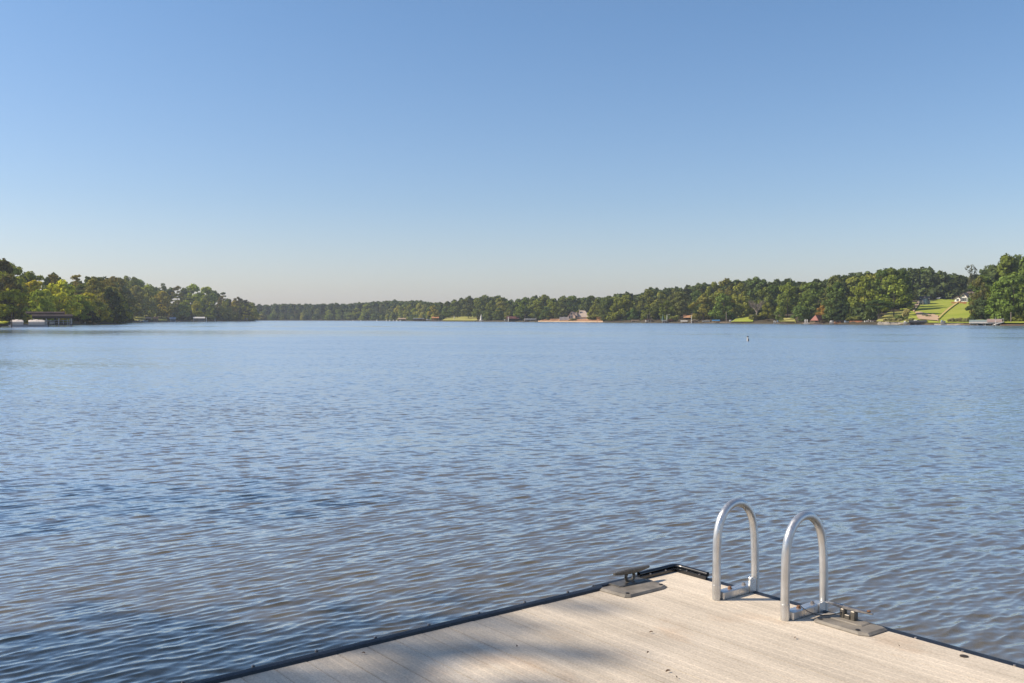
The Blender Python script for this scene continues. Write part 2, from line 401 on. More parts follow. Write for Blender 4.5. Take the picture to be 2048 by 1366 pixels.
def deck_material():
    m, t, b = node_mat('weathered_decking'); L = t.links.new
    tc = t.nodes.new('ShaderNodeTexCoord')
    mp = t.nodes.new('ShaderNodeMapping'); mp.vector_type = 'TEXTURE'; mp.inputs['Rotation'].default_value = (0, 0, math.atan2(V.y, V.x))
    L(tc.outputs['Object'], mp.inputs['Vector'])
    def noise(sx, sy, scale, det=5, rough=.55):
        k = t.nodes.new('ShaderNodeMapping'); k.inputs['Scale'].default_value = (sx, sy, 1); L(mp.outputs[0], k.inputs['Vector'])
        n = t.nodes.new('ShaderNodeTexNoise'); n.inputs['Scale'].default_value = scale; n.inputs['Detail'].default_value = det; n.inputs['Roughness'].default_value = rough
        L(k.outputs[0], n.inputs['Vector']); return n
    def rng_(n, a, b_, lo=.3, hi=.7):
        r = t.nodes.new('ShaderNodeMapRange'); r.inputs['From Min'].default_value = lo; r.inputs['From Max'].default_value = hi
        r.inputs['To Min'].default_value = a; r.inputs['To Max'].default_value = b_; L(n.outputs['Fac'], r.inputs['Value']); return r
    streak = rng_(noise(.5, 34, 1.6, 5), .92, 1.07)          # long streaks along the boards
    board = rng_(noise(.12, 7.2, 1.0, 1), .89, 1.09)
    blotch = rng_(noise(1, 1, 1.7, 6), .84, 1.12)
    speck = rng_(noise(1, 1.3, 95, 4, .8), .66, 1.27, .25, .75)
    mul = None
    # dirt lodged in the joints between boards
    sp = t.nodes.new('ShaderNodeSeparateXYZ'); L(mp.outputs[0], sp.inputs[0])
    def mth(op, a_, b_=None):
        k = t.nodes.new('ShaderNodeMath'); k.operation = op
        for q, v in ((0, a_), (1, b_)):
            if v is None: continue
            if isinstance(v, (int, float)): k.inputs[q].default_value = v
            else: L(v, k.inputs[q])
        return k.outputs[0]
    fr_ = mth('FRACT', mth('DIVIDE', mth('SUBTRACT', 3.979-.011, sp.outputs['Y']), .1398))
    dist = mth('ABSOLUTE', mth('SUBTRACT', fr_, .5))
    jn = t.nodes.new('ShaderNodeMapRange'); jn.inputs['From Min'].default_value = .455; jn.inputs['From Max'].default_value = .5; jn.inputs['To Min'].default_value = 0; jn.inputs['To Max'].default_value = 1; L(dist, jn.inputs['Value'])
    dn = rng_(noise(1.2, 3, 2.4, 5), .06, .38)
    joint = t.nodes.new('ShaderNodeMath'); joint.operation = 'SUBTRACT'; joint.inputs[0].default_value = 1.0; L(mth('MULTIPLY', jn.outputs[0], dn.outputs[0]), joint.inputs[1])
    for r in (streak, board, blotch, speck, joint):
        if mul is None: mul = r.outputs[0]
        else:
            k = t.nodes.new('ShaderNodeMath'); k.operation = 'MULTIPLY'; L(mul, k.inputs[0]); L(r.outputs[0], k.inputs[1]); mul = k.outputs[0]
    stain = t.nodes.new('ShaderNodeValToRGB'); e = stain.color_ramp.elements
    e[0].position = .58; e[0].color = (.585, .508, .408, 1); e[1].position = .78; e[1].color = (.52, .40, .29, 1)
    L(noise(.8, 1.4, 2.3, 6).outputs['Fac'], stain.inputs[0])
    s = t.nodes.new('ShaderNodeVectorMath'); s.operation = 'SCALE'; L(stain.outputs[0], s.inputs[0]); L(mul, s.inputs['Scale'])
    L(s.outputs[0], b.inputs['Base Color']); b.inputs['Roughness'].default_value = .85; b.inputs['Specular IOR Level'].default_value = .25
    bn = noise(1, 1.3, 260, 3, .7); bp = t.nodes.new('ShaderNodeBump'); bp.inputs['Strength'].default_value = .35; bp.inputs['Distance'].default_value = .003
    L(bn.outputs['Fac'], bp.inputs['Height']); L(bp.outputs[0], b.inputs['Normal'])
    return m
M['deck'] = deck_material()
M['rubber'] = mat('black_edge_rubber', (.016, .019, .026), .42, var=.35, scale=20, bump=.3, bscale=120, spec=.5)
M['bumper'] = mat('black_pipe', (.012, .013, .016), .22, var=.3, scale=20, spec=.7)
M['plastic'] = mat('grey_brown_plastic', (.20, .178, .148), .6, var=.5, scale=9, bump=.2, bscale=200)
M['cleat'] = mat('dark_cast_metal', (.11, .10, .085), .42, .35, var=.35, scale=40)
M['cleat2'] = mat('worn_steel', (.30, .30, .31), .28, .8, var=.35, scale=40)
M['alu'] = mat('handrail_aluminium', (.62, .62, .615), .33, .82, var=.12, scale=14, bump=.05, bscale=300)
def brushed(m):
    t = m.node_tree; b = t.nodes['Principled BSDF']; tc = t.nodes.new('ShaderNodeTexCoord')
    mp = t.nodes.new('ShaderNodeMapping'); mp.inputs['Scale'].default_value = (60, 60, 5); t.links.new(tc.outputs['Object'], mp.inputs['Vector'])
    n = t.nodes.new('ShaderNodeTexNoise'); n.inputs['Scale'].default_value = 1; n.inputs['Detail'].default_value = 5; t.links.new(mp.outputs[0], n.inputs['Vector'])
    r = t.nodes.new('ShaderNodeMapRange'); r.inputs['From Min'].default_value = .3; r.inputs['From Max'].default_value = .7; r.inputs['To Min'].default_value = .20; r.inputs['To Max'].default_value = .46
    t.links.new(n.outputs['Fac'], r.inputs['Value']); t.links.new(r.outputs[0], b.inputs['Roughness'])
brushed(M['alu'])
M['bolt'] = mat('stained_bolt', (.40, .36, .33), .35, .8, var=.4, scale=80)
M['rust'] = mat('rusty_bolt', (.22, .12, .07), .7, .3, var=.4, scale=80)
M['leafdry'] = mat('dry_leaf', (.09, .05, .025), .8, var=.4, scale=40)
M['float'] = mat('black_float', (.02, .02, .02), .6)

dock = thing('floating_dock', 'pale weathered floating dock with black rubber edges and a swim ladder on it', 'dock', (0, 0, 0))
# deck: boards run along v, with a narrow groove every 14 cm; slight unevenness from board to board
rd = random.Random(3)
prof = []; u = .012; UE, VE = 9.0, 7.0
while u < UE:
    dz = rd.uniform(-.0006, .0006); w_ = .138
    prof += [(u, -.0025), (u+.0012, dz), (u+w_*.33, dz), (u+w_*.33+.0012, dz-.0009), (u+w_*.33+.0024, dz), (u+w_*.66, dz), (u+w_*.66+.0012, dz-.0009), (u+w_*.66+.0024, dz), (u+w_-.0012, dz), (u+w_, -.0025)]
    u += w_+.0018
vsn = [0.012, 1.6, 3.4, 5.2, VE]
DMb = MB(); vv = [(a, b, z) for a, z in prof for b in vsn]; nb_ = len(vsn)
ff = [(i*nb_+j, i*nb_+j+1, (i+1)*nb_+j+1, (i+1)*nb_+j) for i in range(len(prof)-1) for j in range(nb_-1)]
DMb.add(vv, [tuple(reversed(f)) for f in ff])
dbuild(DMb, 'deck', M['deck'], dock)
fb = MB(); fb.box(.03, UE, .03, VE, -.30, -.02); dbuild(fb, 'frame', M['brown'], dock)
fb = MB(); fb.box(.12, UE-.1, .12, VE-.1, -.62, -.305, .03); dbuild(fb, 'float', M['float'], dock)
# left edge: rubber edging, a hand's breadth high, standing just proud of the boards, with a faint waviness
e = MB()
def strip(path_uv, prof2, mb):
    """sweep a small section (out, up) along a path on the dock; out is to the lake side"""
    n = len(path_uv); vv = []; ff = []; k = len(prof2)
    for i, (a, b) in enumerate(path_uv):
        p0 = Vector(path_uv[max(i-1, 0)]); p1 = Vector(path_uv[min(i+1, n-1)]); t = (p1-p0).normalized(); nrm = Vector((-t.y, t.x))
        for o_, z in prof2: vv.append((a+nrm.x*o_, b+nrm.y*o_, z))
    for i in range(n-1):
        for j in range(k): ff.append((i*k+j, (i+1)*k+j, (i+1)*k+(j+1) % k, i*k+(j+1) % k))
    ff.append(tuple(range(k))); ff.append(tuple(range((n-1)*k, n*k))[::-1])
    mb.add(vv, ff)
def edge_dev(u):  return .022*math.sin(math.pi*min(u, 3.2)/3.2)*-1 + .002*math.sin(u*7)
pth = [(u, -edge_dev(u)*0 + .004*math.sin(u*3.1)*.5) for u in np.linspace(.58, UE, 90)]
SEC = [(.012, .004), (.006, .013), (-.010, .017), (-.030, .012), (-.037, -.002), (-.037, -.085), (.012, -.085)]
strip([(a, b) for a, b in pth], [(-o_, z) for o_, z in SEC][::-1], e)
dbuild(e, 'edge_trim', M['rubber'], dock, True)
# short lip between the cleat and the corner, and the pipe bumper lying on it
e = MB(); strip([(.60, 0), (.3, 0), (.0, 0)], [(-o_, z) for o_, z in SEC][::-1], e); dbuild(e, 'edge_trim', M['rubber'], dock, True)
e = MB(); strip([(-.0, .02), (0, .6), (0, 1.2), (0, 2.2), (0, 4), (0, VE)], [(.010, .001), (.004, .005), (-.006, .004), (-.040, -.003), (-.044, -.012), (-.044, -.10), (.010, -.10)], e)
dbuild(e, 'edge_trim', M['rubber'], dock, True)
bp_ = [(.285, -.006, .022), (.15, -.008, .022), (.03, -.008, .023), (.006, -.004, .023), (-.006, .012, .023), (-.008, .05, .023), (-.008, .13, .023), (-.008, .225, .022)]
e = MB(); e.tube(bp_, .0125, 12, cap=False); dbuild(e, 'bumper_pipe', M['bumper'], dock, True)
e = MB(); e.tube([(-.008, .2235, .022), (-.008, .2255, .022)], .0115, 12); e.tube([(-.008, .2250, .022), (-.008, .2275, .022)], .0065, 10)
dbuild(e, 'pipe_end', M['black'], dock, True)
e = MB(); strip([(.30, .018), (.018, .018), (.018, .24)], [(.006, .000), (.006, .017), (-.010, .017), (-.010, .000)], e); dbuild(e, 'bumper_strip', M['bumper'], dock)
for k in range(9):
    u = .79+.278*k; e = MB(); e.lathe([(.0075, .010), (.0075, .0185), (.004, .021)], u, -.012 if k % 2 else -.009, 10); dbuild(e, 'bolt', M['bolt'], dock, True)
for (u, v) in ((.22, .02), (.10, .02), (.02, .10), (.02, .19)):
    e = MB(); e.lathe([(.005, .0165), (.005, .020), (.003, .0215)], u, v, 10); dbuild(e, 'bolt', M['bolt'], dock, True)
for k in range(5):
    e = MB(); e.lathe([(.006, -.002), (.006, .004), (.003, .006)], .022+.004*(k % 2), 1.42+.21*k, 8); dbuild(e, 'bolt', M['bolt'], dock, True)
e = MB(); e.lathe([(.017, -.004), (.017, .0025), (.013, .0035)], .075, 1.66, 14); dbuild(e, 'bolt_plug', M['dark'], dock, True)

# swim ladder: two hoop handrails on bolted bars, stiles and treads below the deck edge
lad = thing('swim_ladder', 'aluminium swim ladder with two tall hoop handrails on the dock edge', 'ladder', (0, 0, 0))
for k, v0 in enumerate((.512, .918)):
    uf, ur, rt = .258, -.030, .0205
    zt = .488-rt; b = .175; um = (uf+ur)/2; a = (uf-ur)/2
    path = [(uf, v0-.006, .001), (uf, v0-.006, .12), (uf, v0-.004, .22), (uf, v0-.002, zt-b)]
    for i in range(1, 24):
        an = math.pi*i/24; path.append((um+a*math.cos(an), v0, zt-b+b*math.sin(an)**.93))
    path += [(ur, v0+.003, zt-b), (ur, v0+.006, .2), (ur, v0+.008, 0), (ur, v0+.008, -1.0)]
    e = MB(); e.tube(path, rt, 20); h = dbuild(e, 'handrail', M['alu'], lad, True)
    e = MB(); e.box(ur+.022, uf-.018, v0-.022, v0+.026, .003, .040, .004); e.box(ur+.0215, .04, v0+.027, v0+.031, .001, .070 if k == 0 else .045)
    bar = dbuild(e, 'base_bar', M['alu'], h)
    for (u, m_) in ((.055, M['bolt']), (.165, M['rust'])):
        e = MB(); e.lathe([(.012, .038), (.012, .043), (.008, .0435), (.008, .052), (.003, .053)], u, v0+.002, 8); dbuild(e, 'bolt', m_, h, True)
    e = MB(); e.lathe([(.0215, .001), (.0215, .075), (.0206, .076)], uf, v0-.006, 20); dbuild(e, 'foot_sleeve', M['alu'], h, True)
    if k == 0:
        e = MB(); e.box(.0, .022, v0+.004, v0+.024, .041, .075, .003); dbuild(e, 'latch_block', M['alu'], h)
for z in (-.25, -.5, -.75):
    e = MB(); e.box(-.075, -.012, .53, .91, z-.012, z+.012, .004); dbuild(e, 'tread', M['alu'], lad)

# mooring cleats
def cleat(label, poly, horn, post, matp, math_, zf, group='mooring cleats on the dock'):
    t = thing('mooring_cleat', label, 'cleat', (0, 0, 0), group=group)
    e = MB(); e.prism(poly, .001, .0135, inset=.013, h_in=.009); dbuild(e, 'base_plate', matp, t)
    return t
t1 = cleat('dark two horned mooring cleat on a grey plastic plate beside the dock corner', [(.615, .040), (.600, .205), (.575, .222), (.335, .222), (.292, .205), (.278, .075), (.30, .028), (.60, .026)], None, None, M['plastic'], M['cleat'], 0)
e = MB(); e.prism([(.525, .012), (.525, .088), (.505, .098), (.325, .098), (.31, .088), (.31, .012)], .013, .019, inset=.008, h_in=.004); dbuild(e, 'raised_foot', M['cleat'], t1)
def horn(mb, u0, u1, v, z, w_, h_, droop=.0):
    n = 13; vv = []; ff = []
    for i in range(n):
        s = i/(n-1); x = u0+(u1-u0)*s; c = abs(2*s-1); k = 1-.55*c**1.6
        zz = z+droop*c**2
        for a, b in ((-1, -.6), (-.6, -1), (.6, -1), (1, -.6), (1, .6), (.6, 1), (-.6, 1), (-1, .6)): vv.append((x, v+a*w_*k, zz+b*h_*k))
    for i in range(n-1):
        for j in range(8): ff.append((i*8+j, i*8+(j+1) % 8, i*8+8+(j+1) % 8, i*8+8+j))
    ff.append(tuple(range(7, -1, -1))); ff.append(tuple(range((n-1)*8, n*8))); mb.add(vv, ff)
e = MB(); horn(e, .265, .52, .048, .070, .019, .013, .003); dbuild(e, 'horn', M['cleat'], t1, True)
ring = [(.405+.030*math.cos(a), .048, .043+.026*math.sin(a)) for a in np.linspace(0, 2*math.pi, 21)]
e = MB(); e.tube(ring, .0085, 8, cap=False); dbuild(e, 'post_eye', M['cleat'], t1, True)
for (u, v) in ((.565, .19), (.315, .185), (.345, .055), (.50, .062)):
    e = MB(); e.lathe([(.010, .0135), (.010, .0165), (.006, .0175)], u, v, 10); dbuild(e, 'bolt', M['black'], t1, True)
t2 = cleat('worn steel mooring cleat on a grey plastic plate next to the swim ladder', [(.022, 1.0), (.035, .985), (.155, .992), (.182, 1.02), (.188, 1.245), (.165, 1.285), (.030, 1.292), (.020, 1.27)], None, None, M['plastic'], M['cleat2'], 0)
e = MB(); e.prism([(.03, 1.03), (.10, 1.03), (.108, 1.05), (.108, 1.19), (.10, 1.21), (.03, 1.21)], .013, .018, inset=.008, h_in=.003); dbuild(e, 'raised_foot', M['plastic'], t2)
e = MB(); horn(e, .058, .062, 1.12, .062, .012, .009)
e = MB(); q = MB(); horn(q, .995, 1.235, .055, .066, .012, .009, .001)
e.v = [(b, a, c) for a, b, c in q.v]; e.f = [tuple(reversed(f)) for f in q.f]; dbuild(e, 'horn', M['cleat2'], t2, True)
e = MB(); e.box(.042, .072, 1.075, 1.10, .02, .06, .004); e.box(.042, .072, 1.13, 1.155, .02, .06, .004); e.box(.04, .074, 1.101, 1.129, .02, .038, .003); dbuild(e, 'post', M['cleat'], t2)
for (u, v) in ((.16, 1.225), (.055, 1.045), (.055, 1.185), (.155, 1.03)):
    e = MB(); e.lathe([(.010, .0135), (.010, .0165), (.006, .0175)], u, v, 10); dbuild(e, 'bolt', M['black'], t2, True)
e = MB(); e.lathe([(.009, .074), (.009, .078), (.004, .080)], .055, 1.215, 8); dbuild(e, 'bolt', M['rust'], t2, True)
# thin dark line from the ladder bar to the cleat
cp = []
for i in range(17):
    s = i/16; cp.append((.16+(.06-.16)*s + .02*math.sin(s*3.1), .925+(1.10-.925)*s, .052-.030*math.sin(math.pi*s)**.8 + (.0)*s))
e = MB(); e.tube(cp, .0021, 6); o = dbuild(e, 'mooring_line', M['black'], None, True); tag(o, 'thin dark mooring line looped between ladder bar and worn steel cleat', 'rope')
# bits of leaf litter on the boards
rl = random.Random(8)
LEAVES = [(1034, 1295, .011, 'curled brown leaf lying alone in the soft patch of light'), (727, 1309, .010, 'small dark leaf scrap in the tree shade'),
          (1296, 1308, .010, 'dark leaf crumb in the middle of the sunlit boards'), (1590, 1278, .012, 'dark leaf scrap on the boards below the worn steel cleat'),
          (1336, 1345, .016, 'long brown leaf sliver at the edge of the deck shade'), (1353, 1357, .012, 'brown leaf bit just below the long leaf sliver'),
          (1302, 1267, .011, 'thin leaf sliver on the bright boards between ladder and cleat'), (1798, 1294, .009, 'tiny tan leaf crumb near the black dock edge')]
for (px, py, s, lab) in LEAVES:
    s *= .75
    D = (H-DZ)*F/(py-HY); p = px_at(px, D, DZ+.0035)
    an = rl.uniform(0, 6.28); e = MB(); vv = []; n = 7
    for i in range(n):
        t_ = i/(n-1); hw = s*.38*math.sin(math.pi*(t_*.9+.05)); x = (t_-.5)*2*s; z = .004*math.sin(t_*3)+.001
        for sd in (-1, 1): vv.append((p.x+x*math.cos(an)-sd*hw*math.sin(an), p.y+x*math.sin(an)+sd*hw*math.cos(an), p.z+z+(.003 if sd > 0 else 0)))
    ff = [(2*i, 2*i+1, 2*i+3, 2*i+2) for i in range(n-1)]
    e.add(vv, ff); o = e.build('fallen_leaf', M['leafdry']); tag(o, lab, 'leaf', 'leaf litter on the dock')

# ------------------------------------------------------------------ trees
def cards(centres, normals, size, rng, elong=1.0):
    """leaf sprays: one bent four-sided leaf mass per centre, facing roughly along normals"""
    n = len(centres)
    nr = normals + rng.normal(0, .42, (n, 3)); nr /= np.linalg.norm(nr, axis=1)[:, None]+1e-9
    a = rng.normal(0, 1, (n, 3)); t = np.cross(nr, a); t /= np.linalg.norm(t, axis=1)[:, None]+1e-9
    b = np.cross(nr, t)
    s = size*rng.uniform(.6, 1.4, n)[:, None]
    c0 = centres - t*s*elong - b*s*.35*rng.uniform(.4, 1.4, (n, 1)); c1 = centres + t*s*.5 - b*s*.9; c2 = centres + t*s*elong + b*s*.3; c3 = centres - t*s*.4 + b*s*.9
    c0 += nr*s*.25; c2 += nr*s*.25
    return np.stack([c0, c1, c2, c3], 1).reshape(-1, 3)
def quads_mesh(name, V_, m):
    n = len(V_)//4; me = bpy.data.meshes.new(name)
    me.vertices.add(len(V_)); me.vertices.foreach_set('co', V_.reshape(-1).astype(np.float32))
    me.loops.add(len(V_)); me.loops.foreach_set('vertex_index', np.arange(len(V_), dtype=np.int32))
    me.polygons.add(n); me.polygons.foreach_set('loop_start', np.arange(0, len(V_), 4, dtype=np.int32))
    me.update(calc_edges=True); me.materials.append(m); return me
def crown_points(kind, seed, density=1.0):
    """unit crown: height 1 from z=0, half width about .5; returns leaf centres, normals"""
    rng = np.random.default_rng(seed); pts = []; nrm = []
    if kind == 'broad':
        ncl = 30; cl = []
        for i in range(ncl):
            z = rng.uniform(.04, .97); env = .5*math.sin(math.pi*min(1, (z*.82+.20)))**.6
            if rng.random() < .28: env *= rng.uniform(1.1, 1.38)
            a = rng.uniform(0, 6.283); rr = env*math.sqrt(rng.uniform(.12, 1))*.84
            cl.append((rr*math.cos(a), rr*math.sin(a), z, rng.uniform(.10, .19)*(1.1-.35*z)))
        cl += [(rng.normal(0, .10), rng.normal(0, .10), rng.uniform(.82, .93), rng.uniform(.08, .13)) for _ in range(4)]
        per = int(78*density)
    elif kind == 'pine':
        ncl = 26; cl = []
        for i in range(ncl):
            z = rng.uniform(.0, .95); env = .42*(math.sin(math.pi*min(1, z*.55+.40))**.8)*(.75+.25*rng.random())
            a = rng.uniform(0, 6.283); rr = env*math.sqrt(rng.uniform(.1, 1))
            cl.append((rr*math.cos(a), rr*math.sin(a), z, rng.uniform(.07, .13)))
        cl += [(rng.normal(0, .06), rng.normal(0, .06), rng.uniform(.88, .95), .09) for _ in range(3)]
        per = int(70*density)
    elif kind == 'shrub':
        cl = [(rng.uniform(-.34, .34), rng.uniform(-.34, .34), rng.uniform(.12, .78), rng.uniform(.14, .24)) for _ in range(16)]
        per = int(60*density)
    else:                                   # sparse leaning pine top
        cl = [(x_, y_, z_, r_*1.35) for x_, y_, z_, r_ in [(.30, 0, .75, .07), (-.34, .0, .84, .08), (-.2, .05, .93, .09), (.05, 0, .95, .09), (.2, 0, .86, .07), (.42, 0, .52, .06), (-.05, 0, .62, .09), (.02, .05, .45, .12), (-.1, 0, .35, .12), (.12, 0, .30, .12), (.0, 0, .2, .14), (-.12, .0, .1, .13), (.14, 0, .08, .13), (.3, .02, .6, .06), (-.02, 0, .78, .10), (.1, 0, .55, .1), (.18, 0, .68, .08), (-.16, 0, .72, .08)]]
        per = int(42*density)
    for (x, y, z, r) in cl:
        n = max(8, int(per*(r/.13)**1.5))
        d = rng.normal(0, 1, (n, 3)); d /= np.linalg.norm(d, axis=1)[:, None]
        k = rng.uniform(.35, 1.08, (n, 1))**.6
        fl = np.array([1, 1, .72 if kind != 'pine' else .5])
        pts.append(np.array([x, y, z])+d*r*k*fl); nrm.append(d+np.array([0, 0, .35]))
    P = np.concatenate(pts); N = np.concatenate(nrm)
    keep = P[:, 2] > -.03
    return P[keep], N[keep], rng
PROTO = {}
def proto(kind, i, size, density=1.0):
    key = (kind, i)
    if key not in PROTO:
        P, N, rng = crown_points(kind, 100+i*7+len(kind), density)
        PROTO[key] = quads_mesh(f'{kind}_crown', cards(P, N, size, rng), LEAF)
    return PROTO[key]
def trunk_mesh(kind, i, m):
    key = ('t', kind, i, m.name)
    if key in PROTO: return PROTO[key]
    rg = random.Random(40+i); e = MB(); bx, by = rg.uniform(-.02, .02), rg.uniform(-.02, .02)
    P = [(0, 0, -.04), (bx*.3, by*.3, .2), (bx, by, .5), (bx*1.4, by, .8), (bx*1.5, by*1.2, .96)]
    e.tube(P, [.017, .0125, .0095, .006, .002], 7)
    for k in range(7):
        z = rg.uniform(.38, .82); a = rg.uniform(0, 6.28); ln = rg.uniform(.12, .24)*(1.1-z*.5)
        s = Vector((bx, by, z)); d = Vector((math.cos(a), math.sin(a), rg.uniform(.35, .9))).normalized()
        e.tube([s, s+d*ln*.5, s+d*ln+Vector((0, 0, ln*.2))], [.005, .0035, .001], 5)
    PROTO[key] = e.mesh('trunk', m, True); return PROTO[key]
NB, NP, NS = 9, 6, 4
def tree(kind, loc, h, width, col, label, cat='tree', group=None, base=.12, i=None, bark=None, rnd=random.Random(77), name=None, special_col=False):
    nm = name or {'broad': 'oak_tree', 'pine': 'pine_tree', 'shrub': 'shrub', 'sparse': 'pine_tree'}[kind]
    t = thing(nm, label, cat, loc, rnd.uniform(0, 6.28) if kind != 'sparse' else 0.0, group)
    if i is None: i = rnd.randrange({'broad': NB, 'pine': NP, 'shrub': NS, 'sparse': 1}[kind])
    c = bpy.data.objects.new('crown', proto(kind, i, {'broad': .030, 'pine': .024, 'shrub': .05, 'sparse': .026}[kind]))
    C.objects.link(c); c.parent = t
    c.location = (0, 0, h*base); c.scale = (width, width, h*(1-base)); c.color = (*[q*(1.6 if special_col else 1) for q in col], 1)
    tr = bpy.data.objects.new('trunk', trunk_mesh(kind, i, bark or M['bark'])); C.objects.link(tr); tr.parent = t
    k = h if kind != 'shrub' else h*.8
    tr.scale = (max(width, h*.45), max(width, h*.45), k)
    return t

SKY = np.array([(-300,512),(-60,515),(0,521),(15,525),(25,540),(38,543),(52,541),(75,540),(100,542),(120,547),(145,552),(155,547),(175,547),(200,549),(225,552),(250,554),(270,558),(285,563),(300,567),(310,571),(325,566),(340,565),(352,567),(365,573),(378,567),(390,570),(400,577),(415,573),(430,580),(445,583),(452,590),(460,596),(472,593),(485,598),(495,600),(507,608),(512,610),
 (560,609),(620,609),(650,609),(670,608),(700,609),(720,606),(745,605),(780,603),(790,601),(800,604),(820,604),(835,602),(860,606),(880,606),(890,605),(905,601),(920,596),(935,593),(950,597),(965,593),(980,592),(1000,592),(1015,597),(1022,601),(1030,598),(1048,595),(1070,592),(1085,592),(1105,596),(1125,592),(1145,593),(1165,596),(1185,590),(1200,592),(1210,590),(1220,594),(1228,586),(1245,582),(1260,584),(1275,588),(1290,582),(1310,577),(1330,578),(1345,574),(1360,577),(1375,572),(1390,570),(1400,566),(1415,565),(1428,570),(1445,567),(1455,561),(1480,561),(1500,558),(1512,556),(1530,559),(1555,561),(1565,558),(1580,560),(1600,564),(1612,562),(1630,557),(1645,559),(1670,551),(1690,550),(1710,548),(1730,545),(1745,540),(1760,541),(1785,538),(1805,539),(1820,540),(1830,534),(1850,533),(1865,536),(1880,542),(1900,546),(1920,548),(1930,551),(1945,551),(1970,545),(1980,532),(2000,522),(2015,514),(2040,512),(2048,515),(2120,505),(2400,480)], float)
def skyline(px): return float(np.interp(px, SKY[:, 0], SKY[:, 1]))
GREENS = [(.150, .190, .036), (.125, .168, .038), (.185, .212, .040), (.098, .140, .042), (.215, .222, .046), (.140, .166, .050)]
PINES = [(.085, .105, .044), (.102, .108, .050), (.076, .100, .046), (.115, .115, .052)]
# stretches of wood along the shore: pixel span, words for labels
ZONE = [(-40, 40, 'behind the moored pontoon boat'), (40, 150, 'behind the dark roofed boathouse'), (150, 245, 'beside the rounded yellow bush'), (245, 345, 'above the railed pier'), (345, 420, 'above the white roofed boathouse'),
        (420, 512, 'on the wooded point'), (512, 600, 'on the hazy far shore with the low yellow scrub'), (600, 740, 'on the hazy far shore towards the white buoys'), (740, 870, 'above the row of white buoys'), (870, 960, 'above the dry grass clearing'),
        (960, 1040, 'behind the small dark boathouse'), (1040, 1120, 'above the white roofed boat lift'), (1120, 1195, 'around the tan house'), (1195, 1280, 'beside the orange wooden stairs'), (1280, 1360, 'above the folded green umbrella'),
        (1360, 1440, 'above the orange clay bank'), (1440, 1540, 'around the bare dead tree'), (1540, 1610, 'over the small dry lawn'), (1610, 1670, 'behind the red roofed boathouse'), (1670, 1740, 'above the orange retaining wall'),
        (1740, 1815, 'above the pale stone sea wall'), (1815, 1875, 'around the grey turret house'), (1875, 1950, 'behind the white gabled house'), (1950, 2010, 'above the green boathouse'), (2010, 2400, 'over the grass bank past the green boathouse')]
def zone(px):
    for a, b, s in ZONE:
        if a <= px < b: return s
    return ZONE[-1][2]
rt = random.Random(21)
SIZEW = {0: 'waterside', 1: 'middle row', 2: 'tall back row'}
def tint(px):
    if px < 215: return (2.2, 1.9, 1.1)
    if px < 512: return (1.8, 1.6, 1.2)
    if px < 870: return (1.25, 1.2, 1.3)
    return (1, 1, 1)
def plant(px, s, frac, row, pine, wf=None, colmul=1.0, base=None):
    D = float(shore(px))+s; g = float(ground_h(px, s))
    top = z_at(skyline(px), D); h = (top-g)*frac
    if h < 2.5: return
    if pine:
        wdt = min(h*rt.uniform(.50, .66), 13); col = rt.choice(PINES); kind = 'pine'; b = rt.uniform(.30, .45) if base is None else base
    else:
        wdt = min(h*rt.uniform(.74, 1.02), (16 if px < 1350 else 12.5)) if wf is None else h*wf; col = rt.choice(GREENS); kind = 'broad'; b = rt.uniform(.06, .16) if base is None else base
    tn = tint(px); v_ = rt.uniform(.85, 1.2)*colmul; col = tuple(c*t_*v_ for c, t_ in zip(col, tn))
    what = 'dark pine' if pine else ('yellowish green leafy tree' if col[0] > .19 else 'deep green leafy tree' if col[0] < .115 else 'mid green leafy tree')
    tree(kind, px_at(px, D, g-.1), h, wdt, col, f'{SIZEW[row]} {what} {zone(px)}', 'pine tree' if pine else 'tree',
         ('pines ' if pine else 'leafy trees ')+zone(px), b, rnd=rt)
def row_positions(a, b, step_m, s):
    px = a
    while px < b:
        D = float(shore(px))+s
        dpx = step_m*F/D*rt.uniform(.75, 1.25)
        # along receding shores keep the real distance between trunks
        D2 = float(shore(px+dpx))+s
        real = math.hypot(dpx/F*D, D2-D)
        if real > step_m*1.6: dpx *= max(.22, step_m*1.6/real)
        yield px+dpx/2
        px += dpx
def hidden(px, wins): return any(a < px < b for a, b in wins)
# left shore
LW0 = [(-60, 16), (40, 75), (255, 345)]
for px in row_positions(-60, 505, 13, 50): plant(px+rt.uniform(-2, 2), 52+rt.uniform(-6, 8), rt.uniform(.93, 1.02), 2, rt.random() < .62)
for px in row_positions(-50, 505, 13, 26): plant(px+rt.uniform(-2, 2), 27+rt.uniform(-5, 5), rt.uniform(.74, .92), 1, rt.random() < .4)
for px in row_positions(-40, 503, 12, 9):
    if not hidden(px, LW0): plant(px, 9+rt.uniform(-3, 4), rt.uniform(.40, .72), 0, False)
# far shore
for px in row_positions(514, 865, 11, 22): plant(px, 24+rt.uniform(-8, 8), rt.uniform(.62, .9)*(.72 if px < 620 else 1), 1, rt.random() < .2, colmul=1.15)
for px in row_positions(514, 865, 12, 6): plant(px, 6+rt.uniform(-2, 3), rt.uniform(.22, .5), 0, False, wf=rt.uniform(.9, 1.4), colmul=1.25, base=.02)
